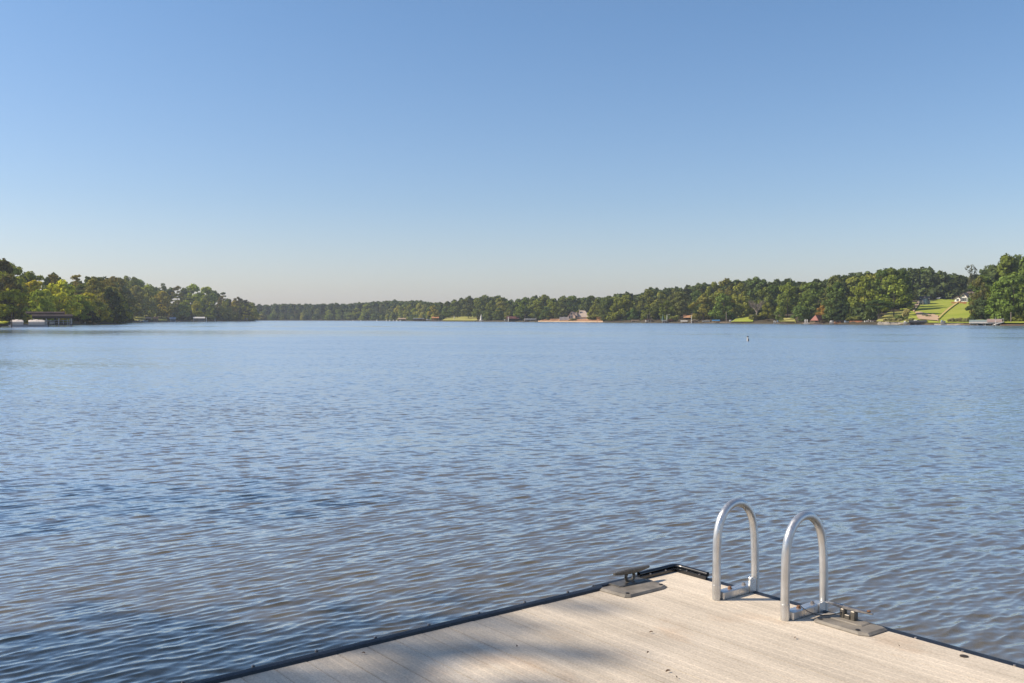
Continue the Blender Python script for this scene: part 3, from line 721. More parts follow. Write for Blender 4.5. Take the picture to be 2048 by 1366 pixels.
# right shore
RW0 = [(885, 957), (1046, 1074), (1118, 1206), (1365, 1388), (1459, 1512), (1555, 1592), (1617, 1652), (1700, 1728), (1735, 1975), (1938, 1975)]
RW1 = [(1128, 1180), (1366, 1387), (1790, 1966)]
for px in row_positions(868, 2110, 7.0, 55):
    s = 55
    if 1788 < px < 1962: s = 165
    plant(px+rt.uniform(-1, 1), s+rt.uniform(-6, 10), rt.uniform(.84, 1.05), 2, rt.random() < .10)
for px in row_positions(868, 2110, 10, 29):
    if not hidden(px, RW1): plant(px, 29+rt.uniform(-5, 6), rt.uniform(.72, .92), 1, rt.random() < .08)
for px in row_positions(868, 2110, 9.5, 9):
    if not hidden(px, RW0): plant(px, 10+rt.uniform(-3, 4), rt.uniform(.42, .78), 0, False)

# the mass of wood standing farther back, read as one
def wood(name, spans, label, wins=(), widef=(.6, .85), col=(.11, .14, .05)):
    rg = np.random.default_rng(31); out = []
    base = [crown_points('broad', 900+i, .30) for i in range(4)]
    for (a, b, ss, stepm, fr) in spans:
        for s in ss:
            for px in row_positions(a, b, stepm, s):
                if hidden(px, wins): continue
                D = float(shore(px))+s; g = float(ground_h(px, s)); h = (z_at(skyline(px), D)-g)*rg.uniform(fr-.06, fr+.06)
                if h < 1.2: continue
                P, N, r_ = base[rg.integers(4)]; an = rg.uniform(0, 6.28); ca, sa = math.cos(an), math.sin(an); wd = h*rg.uniform(*widef)
                Q = np.stack([(P[:, 0]*ca-P[:, 1]*sa)*wd, (P[:, 0]*sa+P[:, 1]*ca)*wd, P[:, 2]*h], 1)
                Q += np.array(px_at(px, D, g)); out.append(cards(Q, N, .75 if D < 800 else 1.1, rg))
    o = bpy.data.objects.new(name, quads_mesh(name, np.concatenate(out), LEAF)); C.objects.link(o)
    o.color = (*col, 1)
    return tag(o, label, 'wood', kind='stuff')
wood('distant_wood', [(512, 880, (45, 75, 110, 150, 200), 8, .95), (-60, 500, (80, 120), 13, .86), (870, 1795, (72, 90, 112), 6.5, .94), (1790, 1968, (150, 172, 195), 6, .93), (1965, 2110, (72, 95), 7, .92)], 'hazy wooded hills behind the lakeside trees')
wood('undergrowth', [(870, 2110, (20, 40), 6.5, .30), (1600, 1760, (13,), 5, .22), (-60, 505, (17, 36), 8, .28), (514, 865, (14,), 8, .3)], 'tangle of low shrubs between the trunks of the shore wood', [(884, 957), (1090, 1208), (1364, 1389), (1460, 1512), (1555, 1592), (1750, 1962), (-60, 16), (255, 345), (1985, 2060)], (1.0, 1.5), (.10, .13, .044))

# single trees and bushes that stand out
def special(kind, px, s, ytop, wpx, col, label, cat='tree', base=.08, ybase=None, **k):
    D = float(shore(px))+s; g = float(ground_h(px, s)) if ybase is None else z_at(ybase, D)
    h = z_at(ytop, D)-g
    return tree(kind, px_at(px, D, g), h, wpx/F*D, col, label, cat, None, base, special_col=True, **k)
special('broad', 120, 14, 561, 78, (.30, .34, .035), 'big bright yellow green tree behind the dark boathouse', i=1)
special('broad', 90, 12, 579, 50, (.30, .31, .04), 'smaller golden green tree against the big bright tree', i=3)
special('broad', 4, 16, 521, 70, (.075, .07, .024), 'tall olive brown tree at the edge of the picture behind the pontoon boat', i=2, base=.02)
special('broad', 28, 10, 586, 56, (.22, .20, .035), 'golden olive bush tree hanging over the moored pontoon boat', i=5, base=.02)
special('shrub', 42, 4, 621, 26, (.17, .19, .03), 'light green shrub behind the pontoon boat cover', 'shrub')
special('broad', 186, 12, 590, 40, (.20, .20, .05), 'mottled light green tree beside the dark cedar', i=4)
special('broad', 222, 6, 578, 44, (.030, .045, .018), 'dark drooping cedar at the tip of the near point', i=6, base=.0)
special('broad', 175, 5, 616, 44, (.022, .032, .016), 'low dark shrubby tree on the waterline by the boathouse', i=7, base=.0)
special('shrub', 207, 2.5, 609, 24, (.30, .28, .025), 'rounded bright yellow bush on the waterline', 'shrub')
special('shrub', 128, 6, 617, 17, (.36, .27, .02), 'small golden bush showing over the boathouse roof', 'shrub')
special('pine', 491, 4, 599, 30, (.05, .05, .028), 'lone dark pine at the end of the wooded point', 'pine tree', base=.28)
special('pine', 478, 6, 593, 30, (.075, .07, .032), 'brownish pine leaning over the wooded point', 'pine tree', base=.30)
special('broad', 1168, 70, 596, 34, (.07, .10, .025), 'leafy tree rising over the tan house roof', i=2)
special('shrub', 1187, 14, 629, 26, (.105, .125, .03), 'green bush between tan house and orange stairs', 'shrub')
special('shrub', 1146, 6, 636, 18, (.09, .10, .03), 'low bush below the tan house windows', 'shrub')
special('shrub', 1017, 8, 617, 22, (.115, .125, .04), 'pale rounded tree over the small dark boathouse', 'tree')
special('broad', 1650, 12, 604, 36, (.20, .125, .035), 'autumn coloured orange tree beside the red roofed boathouse', i=5, base=.1)
special('broad', 1680, 10, 604, 46, (.035, .055, .022), 'dark spreading tree next to the orange autumn tree', i=8, base=.05)
special('shrub', 1708, 10, 631, 30, (.12, .14, .035), 'green bush on top of the orange retaining wall', 'shrub')
special('broad', 1757, 18, 600, 60, (.060, .090, .026), 'spreading tree with a bare pale trunk by the sea wall', i=4, base=.5, bark=M['palebark'])
special('broad', 1785, 52, 540, 42, (.075, .105, .025), 'tall leafy tree with a bare lower trunk beside the turret house', i=5, base=.34)
special('broad', 1805, 62, 541, 34, (.062, .095, .024), 'slimmer leafy tree with a bare lower trunk nearest the turret house', i=8, base=.36)
special('broad', 1764, 48, 541, 44, (.085, .115, .028), 'broad tree on the bank above the pale rock terrace', i=2, base=.25)
special('shrub', 1800, 10, 628, 26, (.11, .13, .04), 'loose green bush above the pale sea wall', 'shrub')
special('shrub', 1812, 14, 616, 14, (.24, .22, .09), 'upright pale yellow shrub on the bank by the sandy track', 'shrub')
for k, px in enumerate((1772, 1781, 1790, 1799, 1817, 1825)):
    special('shrub', px, 6, 636-(k % 2), 13, (.17, .165, .075), 'rounded grey green shrub in the row along the pale sea wall', 'shrub')['group'] = 'grey shrubs along the sea wall'
for k, px in enumerate((1900, 1907, 1914, 1921, 1928, 1934)):
    special('shrub', px, 4.5, 636-(k % 2)-k*.2, 10, (.155, .15, .075), 'feathery grey green shrub in the clipped row before the green boathouse', 'shrub')['group'] = 'grey shrubs beside the green boathouse'
special('shrub', 1850, 28, 628, 10, (.14, .14, .07), 'grey green bush on the sandy track, the one nearer the turret house', 'shrub')
special('shrub', 1857, 24, 629, 12, (.14, .14, .07), 'grey green bush on the sandy track, the one nearer the lawn path', 'shrub')
special('broad', 1962, 30, 557, 46, (.085, .085, .028), 'bushy olive tree overhanging the white gabled house', i=0, base=.0)
special('broad', 1962, 14, 595, 52, (.040, .062, .024), 'dark green tree on the shore behind the green boathouse roof', i=1, base=.0)
special('broad', 2008, 14, 560, 78, (.085, .115, .022), 'big round bright green tree behind the green boathouse', i=3, base=.08)
special('shrub', 1987, 10, 630, 16, (.15, .17, .03), 'small yellow green bush behind the green boathouse roof', 'shrub')
special('shrub', 2014, 10, 632, 16, (.14, .16, .03), 'small bright bush under the big round tree', 'shrub')
special('shrub', 2038, 12, 618, 28, (.15, .16, .035), 'yellow green bush at the edge of the grass bank', 'shrub')
special('sparse', 1943, 100, 530, 30, (.085, .085, .05), 'lone thin topped pine standing above the wood by the white gabled house', 'pine tree', base=.45)
special('shrub', 1336, 3, 632, 10, (.10, .14, .05), 'small green bush by the lamp pole', 'shrub')
special('shrub', 1350, 5, 630, 20, (.13, .15, .04), 'light green bush before the orange clay bank', 'shrub')
special('shrub', 1512, 14, 628, 34, (.12, .13, .04), 'wide green bush under the bare dead tree', 'shrub')
special('broad', 1600, 5, 612, 44, (.085, .115, .035), 'low spreading light green tree next to the red roofed boathouse', i=6, base=.0)
special('broad', 1561, 6, 604, 22, (.085, .115, .03), 'narrow light green tree on the small dry lawn', i=2, base=.05)
special('shrub', 516, 5, 627, 14, (.10, .12, .04), 'low green bush where the far shore meets the wooded point', 'shrub')
special('broad', 868, 10, 612, 26, (.19, .16, .03), 'yellowing tree above the orange shed', i=7, base=.1)
special('broad', 1213, 16, 598, 34, (.06, .085, .025), 'leafy tree standing over the orange stairs', i=6)
# bare dead tree
D = float(shore(1513))+14; g = float(ground_h(1513, 14)); hh = z_at(596, D)-g
t = thing('dead_tree', 'bare grey brown dead tree among the green trees', 'tree', px_at(1513, D, g))
e = MB(); e.tube([(0, 0, -.3), (.1, 0, hh*.25), (0, 0, hh*.5)], [.32, .26, .2], 8); e.build('trunk', M['palebark'], t, True)
rg = random.Random(5)
def limb(mb, p, d, ln, r, lev):
    q = p+d*ln; mb.tube([p, p+d*ln*.5+Vector((rg.uniform(-.05, .05)*ln, 0, .03*ln)), q], [r, r*.8, r*.5], 5)
    if lev:
        for _ in range(4):
            dd = (d+Vector((rg.uniform(-.75, .75), rg.uniform(-.75, .75), rg.uniform(-.15, .6)))).normalized()
            limb(mb, p+d*ln*rg.uniform(.5, 1), dd, ln*rg.uniform(.5, .75), r*.55, lev-1)
for k in range(7):
    a = k*6.283/7+.3; e = MB(); limb(e, Vector((0, 0, hh*rg.uniform(.22, .48))), Vector((math.cos(a), math.sin(a), rg.uniform(.5, 1.3))).normalized(), hh*.28, .13, 3); e.build('limb', M['palebark'], t)

# trees on the near bank, outside the picture, that shade the water and the dock
def shade_tree(loc, h, width, label, seed, base=.25, n=1.0):
    t = thing('oak_tree', label, 'tree', loc, seed*1.3)
    P, N, rng = crown_points('broad', 300+seed, 1.5*n)
    c = bpy.data.objects.new('crown', quads_mesh('crown', cards(P, N, .016, rng), LEAF)); C.objects.link(c); c.parent = t
    c.location = (0, 0, h*base); c.scale = (width, width, h*(1-base)); c.color = (.06, .09, .02, 1)
    tr = bpy.data.objects.new('trunk', trunk_mesh('broad', seed % NB, M['bark'])); C.objects.link(tr); tr.parent = t; tr.scale = (h*.6, h*.6, h)
shade_tree((-20.3, 8.7, .8), 14.4, 6.2, 'leafy oak on the near bank farthest along the shore', 1, .2, .40)
shade_tree((-19.7, 4.4, .8), 16.0, 7.4, 'tall leafy oak on the near bank level with the dock', 2, .2, .42)
shade_tree((-20.3, 2.4, .8), 17.5, 8.0, 'broad leafy oak on the near bank behind the dock', 4, .2, .24)

# ------------------------------------------------------------------ boathouses, boats, houses and small things along the shore
def base(name, px0, px1, D, label, cat, z=0.0, rz=0.0, group=None):
    th = math.atan(((px0+px1)/2-1024)/F)            # shore buildings stand square to the open lake in front of the dock
    return thing(name, label, cat, px_at((px0+px1)/2, D, z), rz-th, group), wid(px0, px1, D)/2*math.cos(th)
def boathouse(px0, px1, D, ytop, yeave, label, roofm, postm, deckm, depth=7, flat=False, walls=None, rail=False, nposts=3, deck_z=.45, axis='x', cat='boathouse', name='boathouse', fasc=None):
    t, hw = base(name, px0, px1, D, label, cat)
    zt, ze = z_at(ytop, D), z_at(yeave, D)
    if flat:
        e = MB(); e.box(-hw, hw, 0, depth, ze, zt, .04)
        ns = int(hw*2/.6)
        for i in range(ns): e.box(-hw+.1+i*.6, -hw+.14+i*.6, -.02, depth, zt+.002, zt+.04)
        e.build('roof', roofm, t)
    else:
        e = MB(); e.gable(-hw, hw, 0, depth, ze, zt, axis, .14); e.build('roof', roofm, t)
        if fasc:
            e = MB(); e.box(-hw-.02, hw+.02, -.05, -.005, ze-.28, ze-.03); e.build('fascia', fasc, t)
    for i in range(nposts):
        x = -hw+.3+(2*hw-.6)*i/(nposts-1)
        for y in (.25, depth-.3):
            e = MB(); e.tube([(x, y, -1.2), (x, y, ze+.02)], .09, 8); e.build('post', postm, t)
    e = MB(); e.box(-hw+.05, hw-.05, .1, .9, deck_z-.14, deck_z, .02); e.box(-hw+.05, -hw+1.2, .9, depth, deck_z-.14, deck_z); e.box(hw-1.2, hw-.05, .9, depth, deck_z-.14, deck_z); e.build('deck', deckm, t)
    e = MB()
    for i in range(int(hw*2/1.6)+1):
        x = -hw+.2+i*1.6; e.box(x-.06, x+.06, .02, .09, -.6, deck_z-.02)
    e.build('piling', M['brown'], t)
    if walls is not None:
        e = MB(); e.box(-hw+.3, hw-.3, depth-.2, depth-.1, deck_z, ze); e.build('back_wall', walls, t)
    if rail:
        e = MB(); e.box(-hw+.1, hw-.1, .12, .17, deck_z+.9, deck_z+.97); e.box(-hw+.1, hw-.1, .12, .17, deck_z+.45, deck_z+.50)
        for i in range(int(hw*2/.9)+1): x = -hw+.15+i*.9; e.box(x-.04, x+.04, .11, .18, deck_z, deck_z+.9)
        e.build('railing', postm, t)
    return t, hw, zt, ze

def pontoon_boat(px0, px1, D, label, fence, cover, dirn=1, canopy=None, motor=True, group=None):
    t, hw = base('pontoon_boat', px0, px1, D, label, 'boat', group=group); L_ = hw*2
    for y in (0.25, 1.95):
        e = MB(); e.tube([(-hw, y, .32), (-hw+.5, y, .14), (-hw+1.0, y, .10), (hw-.3, y, .10), (hw-.2, y, .12)], [.06, .22, .27, .27, .2], 12); e.build('pontoon', M['alum_far'], t, True)
    e = MB(); e.box(-hw+.3, hw-.3, 0, 2.3, .36, .46, .03); e.build('deck', M['grey'], t)
    e = MB()
    for (a, b) in ((-hw+.5, -hw*.28), (-hw*.02, hw-.9)):
        e.box(a, b, .06, .12, .47, 1.08, .02); e.box(a, b, 2.18, 2.24, .47, 1.08, .02)
    e.build('fence_panel', fence, t)
    e = MB()
    for (a, b) in ((-hw+.48, -hw*.27), (-hw*.03, hw-.88)):
        n = 9; vv = []; ff = []
        for i in range(n):
            x = a+(b-a)*i/(n-1); r_ = .16*math.sin(math.pi*i/(n-1))+.05*math.sin(i*2.1)
            for y, z in ((.03, .78), (.05, 1.10), (.6, 1.30+r_), (1.15, 1.42+r_), (1.7, 1.30+r_), (2.25, 1.10), (2.27, .78)): vv.append((x, y, z))
        for i in range(n-1):
            for j in range(6): ff.append((i*7+j, (i+1)*7+j, (i+1)*7+j+1, i*7+j+1))
        ff += [tuple(range(7)), tuple(range((n-1)*7, n*7))[::-1]]
        e.add(vv, ff)
    e.build('cover', cover, t, True)
    if motor:
        e = MB(); e.box(hw-.35, hw+.05, .95, 1.35, .55, 1.15, .09); e.box(hw-.25, hw-.05, 1.08, 1.22, -.4, .55, .02); e.build('outboard_motor', M['black'], t)
    if canopy:
        e = MB(); e.box(-hw*.1, hw*.75, .1, 2.2, 2.25, 2.36, .05); e.build('canopy', canopy, t)
        for x in (-hw*.08, hw*.72):
            for y in (.15, 2.15):
                e = MB(); e.tube([(x, y, .46), (x, y, 2.27)], .03, 6); e.build('canopy_pole', M['alum_far'], t)
    return t
def runabout(px0, px1, D, label, hullm, topm, z=0.0, windshield=True):
    t, hw = base('motor_boat', px0, px1, D, label, 'boat', z)
    n = 11; vv = []; ff = []
    for i in range(n):
        s = i/(n-1); x = -hw+2*hw*s; k = (1-s**3*.96); wv = 1.05*k; dk = .62+.18*s
        vv += [(x, 1.1-wv, dk), (x, 1.1-wv*.8, .05+.25*s**3), (x, 1.1, -.18+.45*s**3), (x, 1.1+wv*.8, .05+.25*s**3), (x, 1.1+wv, dk), (x, 1.1, dk+.08)]
    for i in range(n-1):
        for j in range(6): ff.append((i*6+j, i*6+(j+1) % 6, (i+1)*6+(j+1) % 6, (i+1)*6+j))
    ff += [tuple(range(6)), tuple(range((n-1)*6, n*6))[::-1]]
    e = MB(); e.add(vv, [f[::-1] for f in ff]); e.build('hull', hullm, t, True)
    if windshield:
        e = MB(); e.box(-hw*.15, hw*.2, .3, 1.9, .78, 1.18, .12); e.build('windshield', M['glass'], t)
    e = MB(); e.box(-hw*.85, -hw*.2, .25, 1.95, .70, 1.05, .12); e.build('cover', topm, t)
    return t
def lift(px0, px1, D, ytop, label, topm, boat=True, thick=.35):
    t, hw = base('boat_lift', px0, px1, D, label, 'boat lift'); zt = z_at(ytop, D)
    e = MB(); n = 9; vv = []; ff = []
    for i in range(n):
        a = math.pi*i/(n-1); y = 1.6-1.6*math.cos(a); z = zt-thick+thick*math.sin(a)
        vv += [(-hw, y, z), (hw, y, z)]
    ff = [(2*i, 2*i+1, 2*i+3, 2*i+2) for i in range(n-1)]; m0 = len(vv)
    vv += [(x, y, z-.06) for x, y, z in vv]; ff += [tuple(m0+k for k in f)[::-1] for f in ff]
    for i in range(n-1):
        for o_ in (0, 1): ff.append((2*i+o_, 2*i+2+o_, m0+2*i+2+o_, m0+2*i+o_))
    e.add(vv, ff); e.build('canopy', topm, t, True)
    for x in (-hw+.3, hw-.3):
        for y in (.1, 3.1):
            e = MB(); e.tube([(x, y, -1), (x, y, zt-thick)], .06, 6); e.build('post', M['alum_far'], t)
    e = MB(); e.box(-hw, hw, -1.3, -.2, .3, .42, .02); e.build('walkway', M['tan'], t)
    return t
def pole(px, D, ytop, ybase, label, m, r=.07, top=None, name='post', cat='post', group=None):
    zb = z_at(ybase, D); h = z_at(ytop, D)-zb
    t = thing(name, label, cat, px_at(px, D, zb), 0, group)
    e = MB(); e.tube([(0, 0, -.8), (0, 0, h*.5), (0, 0, h)], [r, r*.9, r*.75], 8); e.build('pole', m, t, True)
    if top == 'lamp':
        e = MB(); e.tube([(0, 0, h-.05), (.5, 0, h+.15), (1.0, 0, h+.05)], .05, 6); e.build('arm', m, t)
        e = MB(); e.lathe([(.1, h+.1), (.22, h+.02), (.20, h-.1), (.05, h-.15)], 1.05, 0, 10); e.build('lamp_head', M['white'], t)
    if top == 'cap':
        e = MB(); e.lathe([(r*1.3, h-.1), (r*1.3, h+.05), (r*.4, h+.16)], 0, 0, 8); e.build('cap', M['black'], t)
    return t
def pier(px0, px1, D, depth, label, m, z=.45, rail=False, group=None, th=.16):
    t, hw = base('pier', px0, px1, D, label, 'pier', group=group)
    e = MB(); e.box(-hw, hw, 0, depth, z-th, z, .02); e.build('deck', m, t)
    n = max(2, int(hw*2/2.2)+1)
    for i in range(n):
        x = -hw+.15+(2*hw-.3)*i/(n-1)
        e = MB(); e.tube([(x, .1, -1.3), (x, .1, z-th)], .11, 7); e.build('piling', M['brown'], t)
    if rail:
        e = MB(); e.box(-hw, hw, .02, .08, z+.95, z+1.03); e.box(-hw, hw, .02, .08, z+.5, z+.56)
        for i in range(int(hw*2/1.2)+1): x = -hw+.05+i*1.2; e.box(x-.05, x+.05, .01, .09, z, z+.95)
        e.build('railing', m, t)
    return t

# --- near the left edge
pontoon_boat(17, 99, 201, 'moored pontoon boat with pale fence panels and beige covers', mat('pale_panel', (.42, .40, .385), .5, var=.1), M['beige'])
M['paleroof'] = mat('faded_brown_roofing', (.27, .18, .14), .7, var=.2, scale=1)
t, hw, zt, ze = boathouse(64, 146, 217, 628.8, 632.0, 'dark open boathouse with a two level flat brown roof', M['paleroof'], M['alum_far'], M['dark'], 8, True, None, True, 4)
e = MB(); e.box(-hw-1.3, hw*.62, 2.2, 9.5, z_at(626.4, 220), z_at(623.4, 220), .05)
e.build('upper_roof', M['paleroof'], t)
e = MB(); e.box(-hw-1.1, hw*.6, 2.4, 9.3, z_at(629.0, 220), z_at(626.5, 220)); e.build('upper_fascia', M['dark'], t)
e = MB(); e.box(-hw+.02, hw-.02, -.03, .08, ze-.55, ze-.02); e.build('fascia', M['dark'], t)
e = MB(); e.tube([(hw-.7, -.05, -.6), (hw-.7, -.05, 1.7), (hw-.7, .2, 1.9)], .035, 6); e.tube([(hw-1.1, -.05, -.6), (hw-1.1, -.05, 1.7), (hw-1.1, .2, 1.9)], .035, 6)
for z in (0, .35, .7): e.box(hw-1.1, hw-.7, -.09, -.02, z, z+.05)
e.build('ladder', M['alum_far'], t)
runabout(80, 108, 219, 'white motor boat sheltered under the dark boathouse', M['white'], M['white'], .3)
pole(23.5, 198, 625, 655, 'dark mooring pole beside the bow of the pontoon boat', M['dark'], .12)
pier(-30, 30, 203, 1.6, 'low dark pier running behind the bow of the pontoon boat', M['dark'])
o = thing('kayak', 'yellow kayak lying on the grass behind the low dark pier', 'kayak', px_at(4, 222, .75))
e = MB(); e.tube([(-1.7, 0, .3), (-1.1, 0, .2), (0, 0, .16), (1.1, 0, .2), (1.7, 0, .3)], [.03, .22, .30, .22, .03], 10); e.build('hull', M['yellow'], o, True)
e = MB(); e.lathe([(.2, .40), (.24, .46), (.18, .44)], 0, 0, 12); e.build('cockpit', M['black'], o)
pole(170, 285, 643.4, 647.2, 'small white stake at the water by the low dark shrubs', M['white'], .16)
# railed pier
pier(248, 284, 415, 5, 'railed brown pier with a row of pilings below it', M['brown'], .9, True)
t = thing('gangway', 'thin dark gangway leading out to the railed brown pier', 'gangway', px_at(240, 416, 0))
e = MB(); e.box(-2.2, 1.7, .5, 1.7, .35, .5, .02); e.build('deck', M['dark'], t)
for x in (-1.9, 1.4): e = MB(); e.tube([(x, .6, -1), (x, .6, .36)], .1, 7); e.build('piling', M['brown'], t)
runabout(274, 284, 500, 'small white motor boat beached past the railed pier', M['white'], M['white'])
runabout(284, 296, 505, 'blue and white motor boat by the dark shed', M['bluegrey'], M['white'])
boathouse(291, 303, 512, 633.8, 637, 'low dark shed at the water beside the brown cabin', M['blackroof'], M['dark'], M['dark'], 5, False, M['dark'])
boathouse(305, 317, 520, 633.2, 637.2, 'brown cabin on the yellow grass shore', M['orange'], M['brown'], M['tan'], 5, False, M['tan'])
boathouse(339, 352, 545, 634.6, 637.2, 'blue grey boat shed under the pines', M['bluegrey'], M['bluegrey'], M['grey'], 5, False, M['bluegrey'])
boathouse(386, 410, 560, 633.6, 636.4, 'long white roofed boathouse under the dark wood', M['white'], M['white'], M['grey'], 6, False, M['grey'])
pole(412.5, 562, 635, 640.5, 'small white post next to the long white roofed boathouse', M['white'], .3)
pole(430, 600, 638, 641.3, 'short white post on the point', M['white'], .35)
boathouse(485, 496, 645, 636, 638.4, 'tiny grey boathouse at the end of the point', M['grey'], M['grey'], M['grey'], 5, False, M['grey'])
pole(445, 520, 644, 649, 'thin white pole standing in open water off the point', M['white'], .11, name='marker_pole', cat='marker')
# white buoys and far docks
for k, px in enumerate((754, 773, 780, 787, 793.5, 800.5)):
    t = thing('buoy', 'small white buoy in the row before the far docks', 'buoy', px_at(px, 690, 0), 0, 'white buoys in a row')
    e = MB(); e.lathe([(.10, -.6), (.52, -.35), (.56, .15), (.34, .55), (.30, .9), (.08, 1.05)], 0, 0, 12); e.build('float', M['white'], t, True)
for px, lab in ((722, 'lone white buoy set apart from the row'), (706, 'pale mooring float set apart farthest from the row')):
    t = thing('buoy', lab, 'buoy', px_at(px, 720, 0)); e = MB(); e.lathe([(.10, -.6), (.42, -.35), (.46, .15), (.28, .5), (.08, .8)], 0, 0, 12); e.build('float', M['white'], t, True)
pier(786, 842, 700, 4, 'long dark pier behind the white buoys', M['dark'], .8)
boathouse(796, 812, 708, 635.8, 638.2, 'low tan roofed boathouse on the long dark pier', M['tan'], M['tan'], M['dark'], 6, False, M['dark'])
boathouse(826, 848, 690, 636.2, 638.0, 'flat white roofed dock shelter on the far shore', M['white'], M['brown'], M['dark'], 6, True, M['brown'])
runabout(852, 862, 668, 'bright white boat near the orange shed', M['white'], M['white'], .6)
boathouse(845, 858, 672, 638, 639.6, 'brown low dock shelter under the bright white boat', M['brown'], M['brown'], M['dark'], 5, True, M['dark'])
boathouse(863, 878, 655, 633.4, 636, 'orange tan shed beneath the yellowing tree', M['orange'], M['tan'], M['tan'], 6, False, M['orange'])
pier(858, 888, 640, 3, 'low grey pier in front of the orange tan shed', M['grey'], .7)
pole(908.5, 640, 631.4, 636.5, 'white post standing on the dry grass clearing', M['white'], .28)
t = thing('garden_statue', 'tall white tapering statue on the shore before the dark wood', 'statue', px_at(962.5, 592, .2))
hs = z_at(629, 592)-.2
e = MB(); e.box(-1.1, 1.1, -1.1, 1.1, -.2, hs*.16, .1); e.build('plinth', M['white'], t)
e = MB(); e.lathe([(.95, hs*.16), (.8, hs*.3), (.55, hs*.42), (.62, hs*.55), (.5, hs*.75), (.2, hs*.82)], 0, 0, 12); e.build('body', M['white'], t, True)
e = MB(); e.lathe([(.05, hs*.80), (.38, hs*.86), (.36, hs*.95), (.05, hs)], 0, 0, 10); e.build('head', M['white'], t, True)
pier(948, 962, 596, 3, 'short pale pier beside the tall white statue', M['grey'], .6)
boathouse(1013, 1038, 545, 632.6, 637.2, 'small dark boathouse with a brown hipped roof', M['darkred'], M['dark'], M['dark'], 7, False, M['dark'])
runabout(1008, 1014, 548, 'little white boat tied beside the small dark boathouse', M['white'], M['white'], .4, False)
pole(1017, 543, 634, 640, 'white sign post against the small dark boathouse', M['white'], .3)
boathouse(1048, 1073, 530, 637.0, 639.4, 'white roofed boat lift on a low pale dock', M['white'], M['white'], M['tan'], 7, True, M['grey'], name='boat_lift', cat='boat lift')
pole(1050, 529, 627, 642, 'thin leaning pole at the end of the white roofed boat lift', M['palebark'], .09)
pole(1072.5, 529, 633, 642, 'thin grey pole between the white roofed boat lift and the pale pier', M['palebark'], .08)
pier(1040, 1080, 527, 2, 'low pale pier in front of the white roofed boat lift', M['tan'], .55)

# --- tan house above the orange bank
s0 = 24; D = float(shore(1156))+s0; zb = float(ground_h(1156, s0))+.3
t, hw = base('house', 1136, 1178, D, 'tan lakeside house with steep shingled roofs above an orange bank', 'house', zb, R(-10))
zr = z_at(620.5, D)-zb; zw = z_at(632, D)-zb
e = MB(); e.box(-hw*.15, hw, 1, 9, 0, zw*.75); e.build('wall', M['stucco'], t)
# big hipped roof of the main wing
e = MB(); x0, x1 = -hw*.25, hw+.3; P = [(x0, .6, zw*.72), (x1, .6, zw*.72), (x1, 9.4, zw*.72), (x0, 9.4, zw*.72), (x0+1.6, 5, zr), (x1-3.2, 5, zr*.97)]
e.add(P, [(0, 1, 5, 4), (1, 2, 5), (2, 3, 4, 5), (3, 0, 4), (3, 2, 1, 0)]); e.build('roof', M['tanroof'], t)
e = MB(); e.gable_wall(-hw, -hw*.3, -.6, 8, 0, zw*.8, zr*.80, 'y'); e.build('gable_wing', M['stucco'], t)
e = MB(); e.gable(-hw-.3, -hw*.3+.3, -1.0, 8.3, zw*.78, zr*.86, 'y', .18); e.build('gable_roof', M['tanroof'], t)
e = MB(); e.gable_wall(-hw*.38, -hw*.12, .2, 4, 0, zw*1.0, zr*.82, 'y'); e.build('entry_bay', M['stucco'], t)
e = MB(); e.box(-hw*.05, hw*.03, 3, 3.9, zw*.5, zr*1.06, .05); e.build('chimney', M['stucco'], t)
for (x, z, w_, h_) in ((-hw*.82, .6, .8, 1.5), (-hw*.62, .6, .8, 1.5), (-hw*.66, 2.6, .9, .9), (-hw*.3, .5, .6, 1.6), (-hw*.2, .5, .6, 1.6)):
    f_ = .6 if x < -hw*.4 else -.2
    e = MB(); e.box(x-w_/2-.1, x+w_/2+.1, -f_-.06, -f_-.004, z-.1, z+h_+.1); f = e.build('window', M['white'], t)
    e = MB(); e.box(x-w_/2, x+w_/2, -f_-.075, -f_-.062, z, z+h_); e.build('pane', M['glass'], f)
e = MB(); e.box(hw*.05, hw*.95, -.2, .95, -.5, .25, .03); e.build('terrace', M['stone'], t)
t, hw = base('garden_wall', 1120, 1137, D-4, 'low white garden wall running out from the tan house', 'wall', zb-.6)
e = MB(); e.box(-hw, hw, 0, .3, -.6, z_at(634.3, D-4)-zb+.6, .03); e.build('wall_panel', M['white'], t)
for x in (-hw, 0, hw): e = MB(); e.box(x-.2, x+.2, -.06, .36, -.6, z_at(633.4, D-4)-zb+.6, .03); e.build('pillar', M['white'], t)
# orange wooden stairs
Ds = float(shore(1200))+3
t, hw = base('staircase', 1194, 1206, Ds, 'orange wooden stair tower on the beach beside the tan house', 'stairs', .2)
hz = z_at(633.5, Ds)-.2
for x in (-hw, -hw*.3, hw*.35):
    e = MB(); e.tube([(x, 0, -.5), (x, 0, hz*(1 if x < 0 else .75))], .12, 6); e.build('post', M['orange'], t)
for k in range(7):
    e = MB(); e.box(-hw+k*hw*.26, -hw+k*hw*.26+.5, .1, 1.4, hz*.62-k*hz*.085, hz*.62-k*hz*.085+.1); e.build('tread', M['orange'], t)
e = MB(); e.box(-hw, hw*.35, -.02, .06, hz*.86, hz*.95); e.box(-hw, hw*.35, -.02, .06, hz*.66, hz*.72); e.build('railing', M['orange'], t)
e = MB(); e.box(-hw, hw, .1, 2.5, .25, .4); e.build('landing', M['tan'], t)

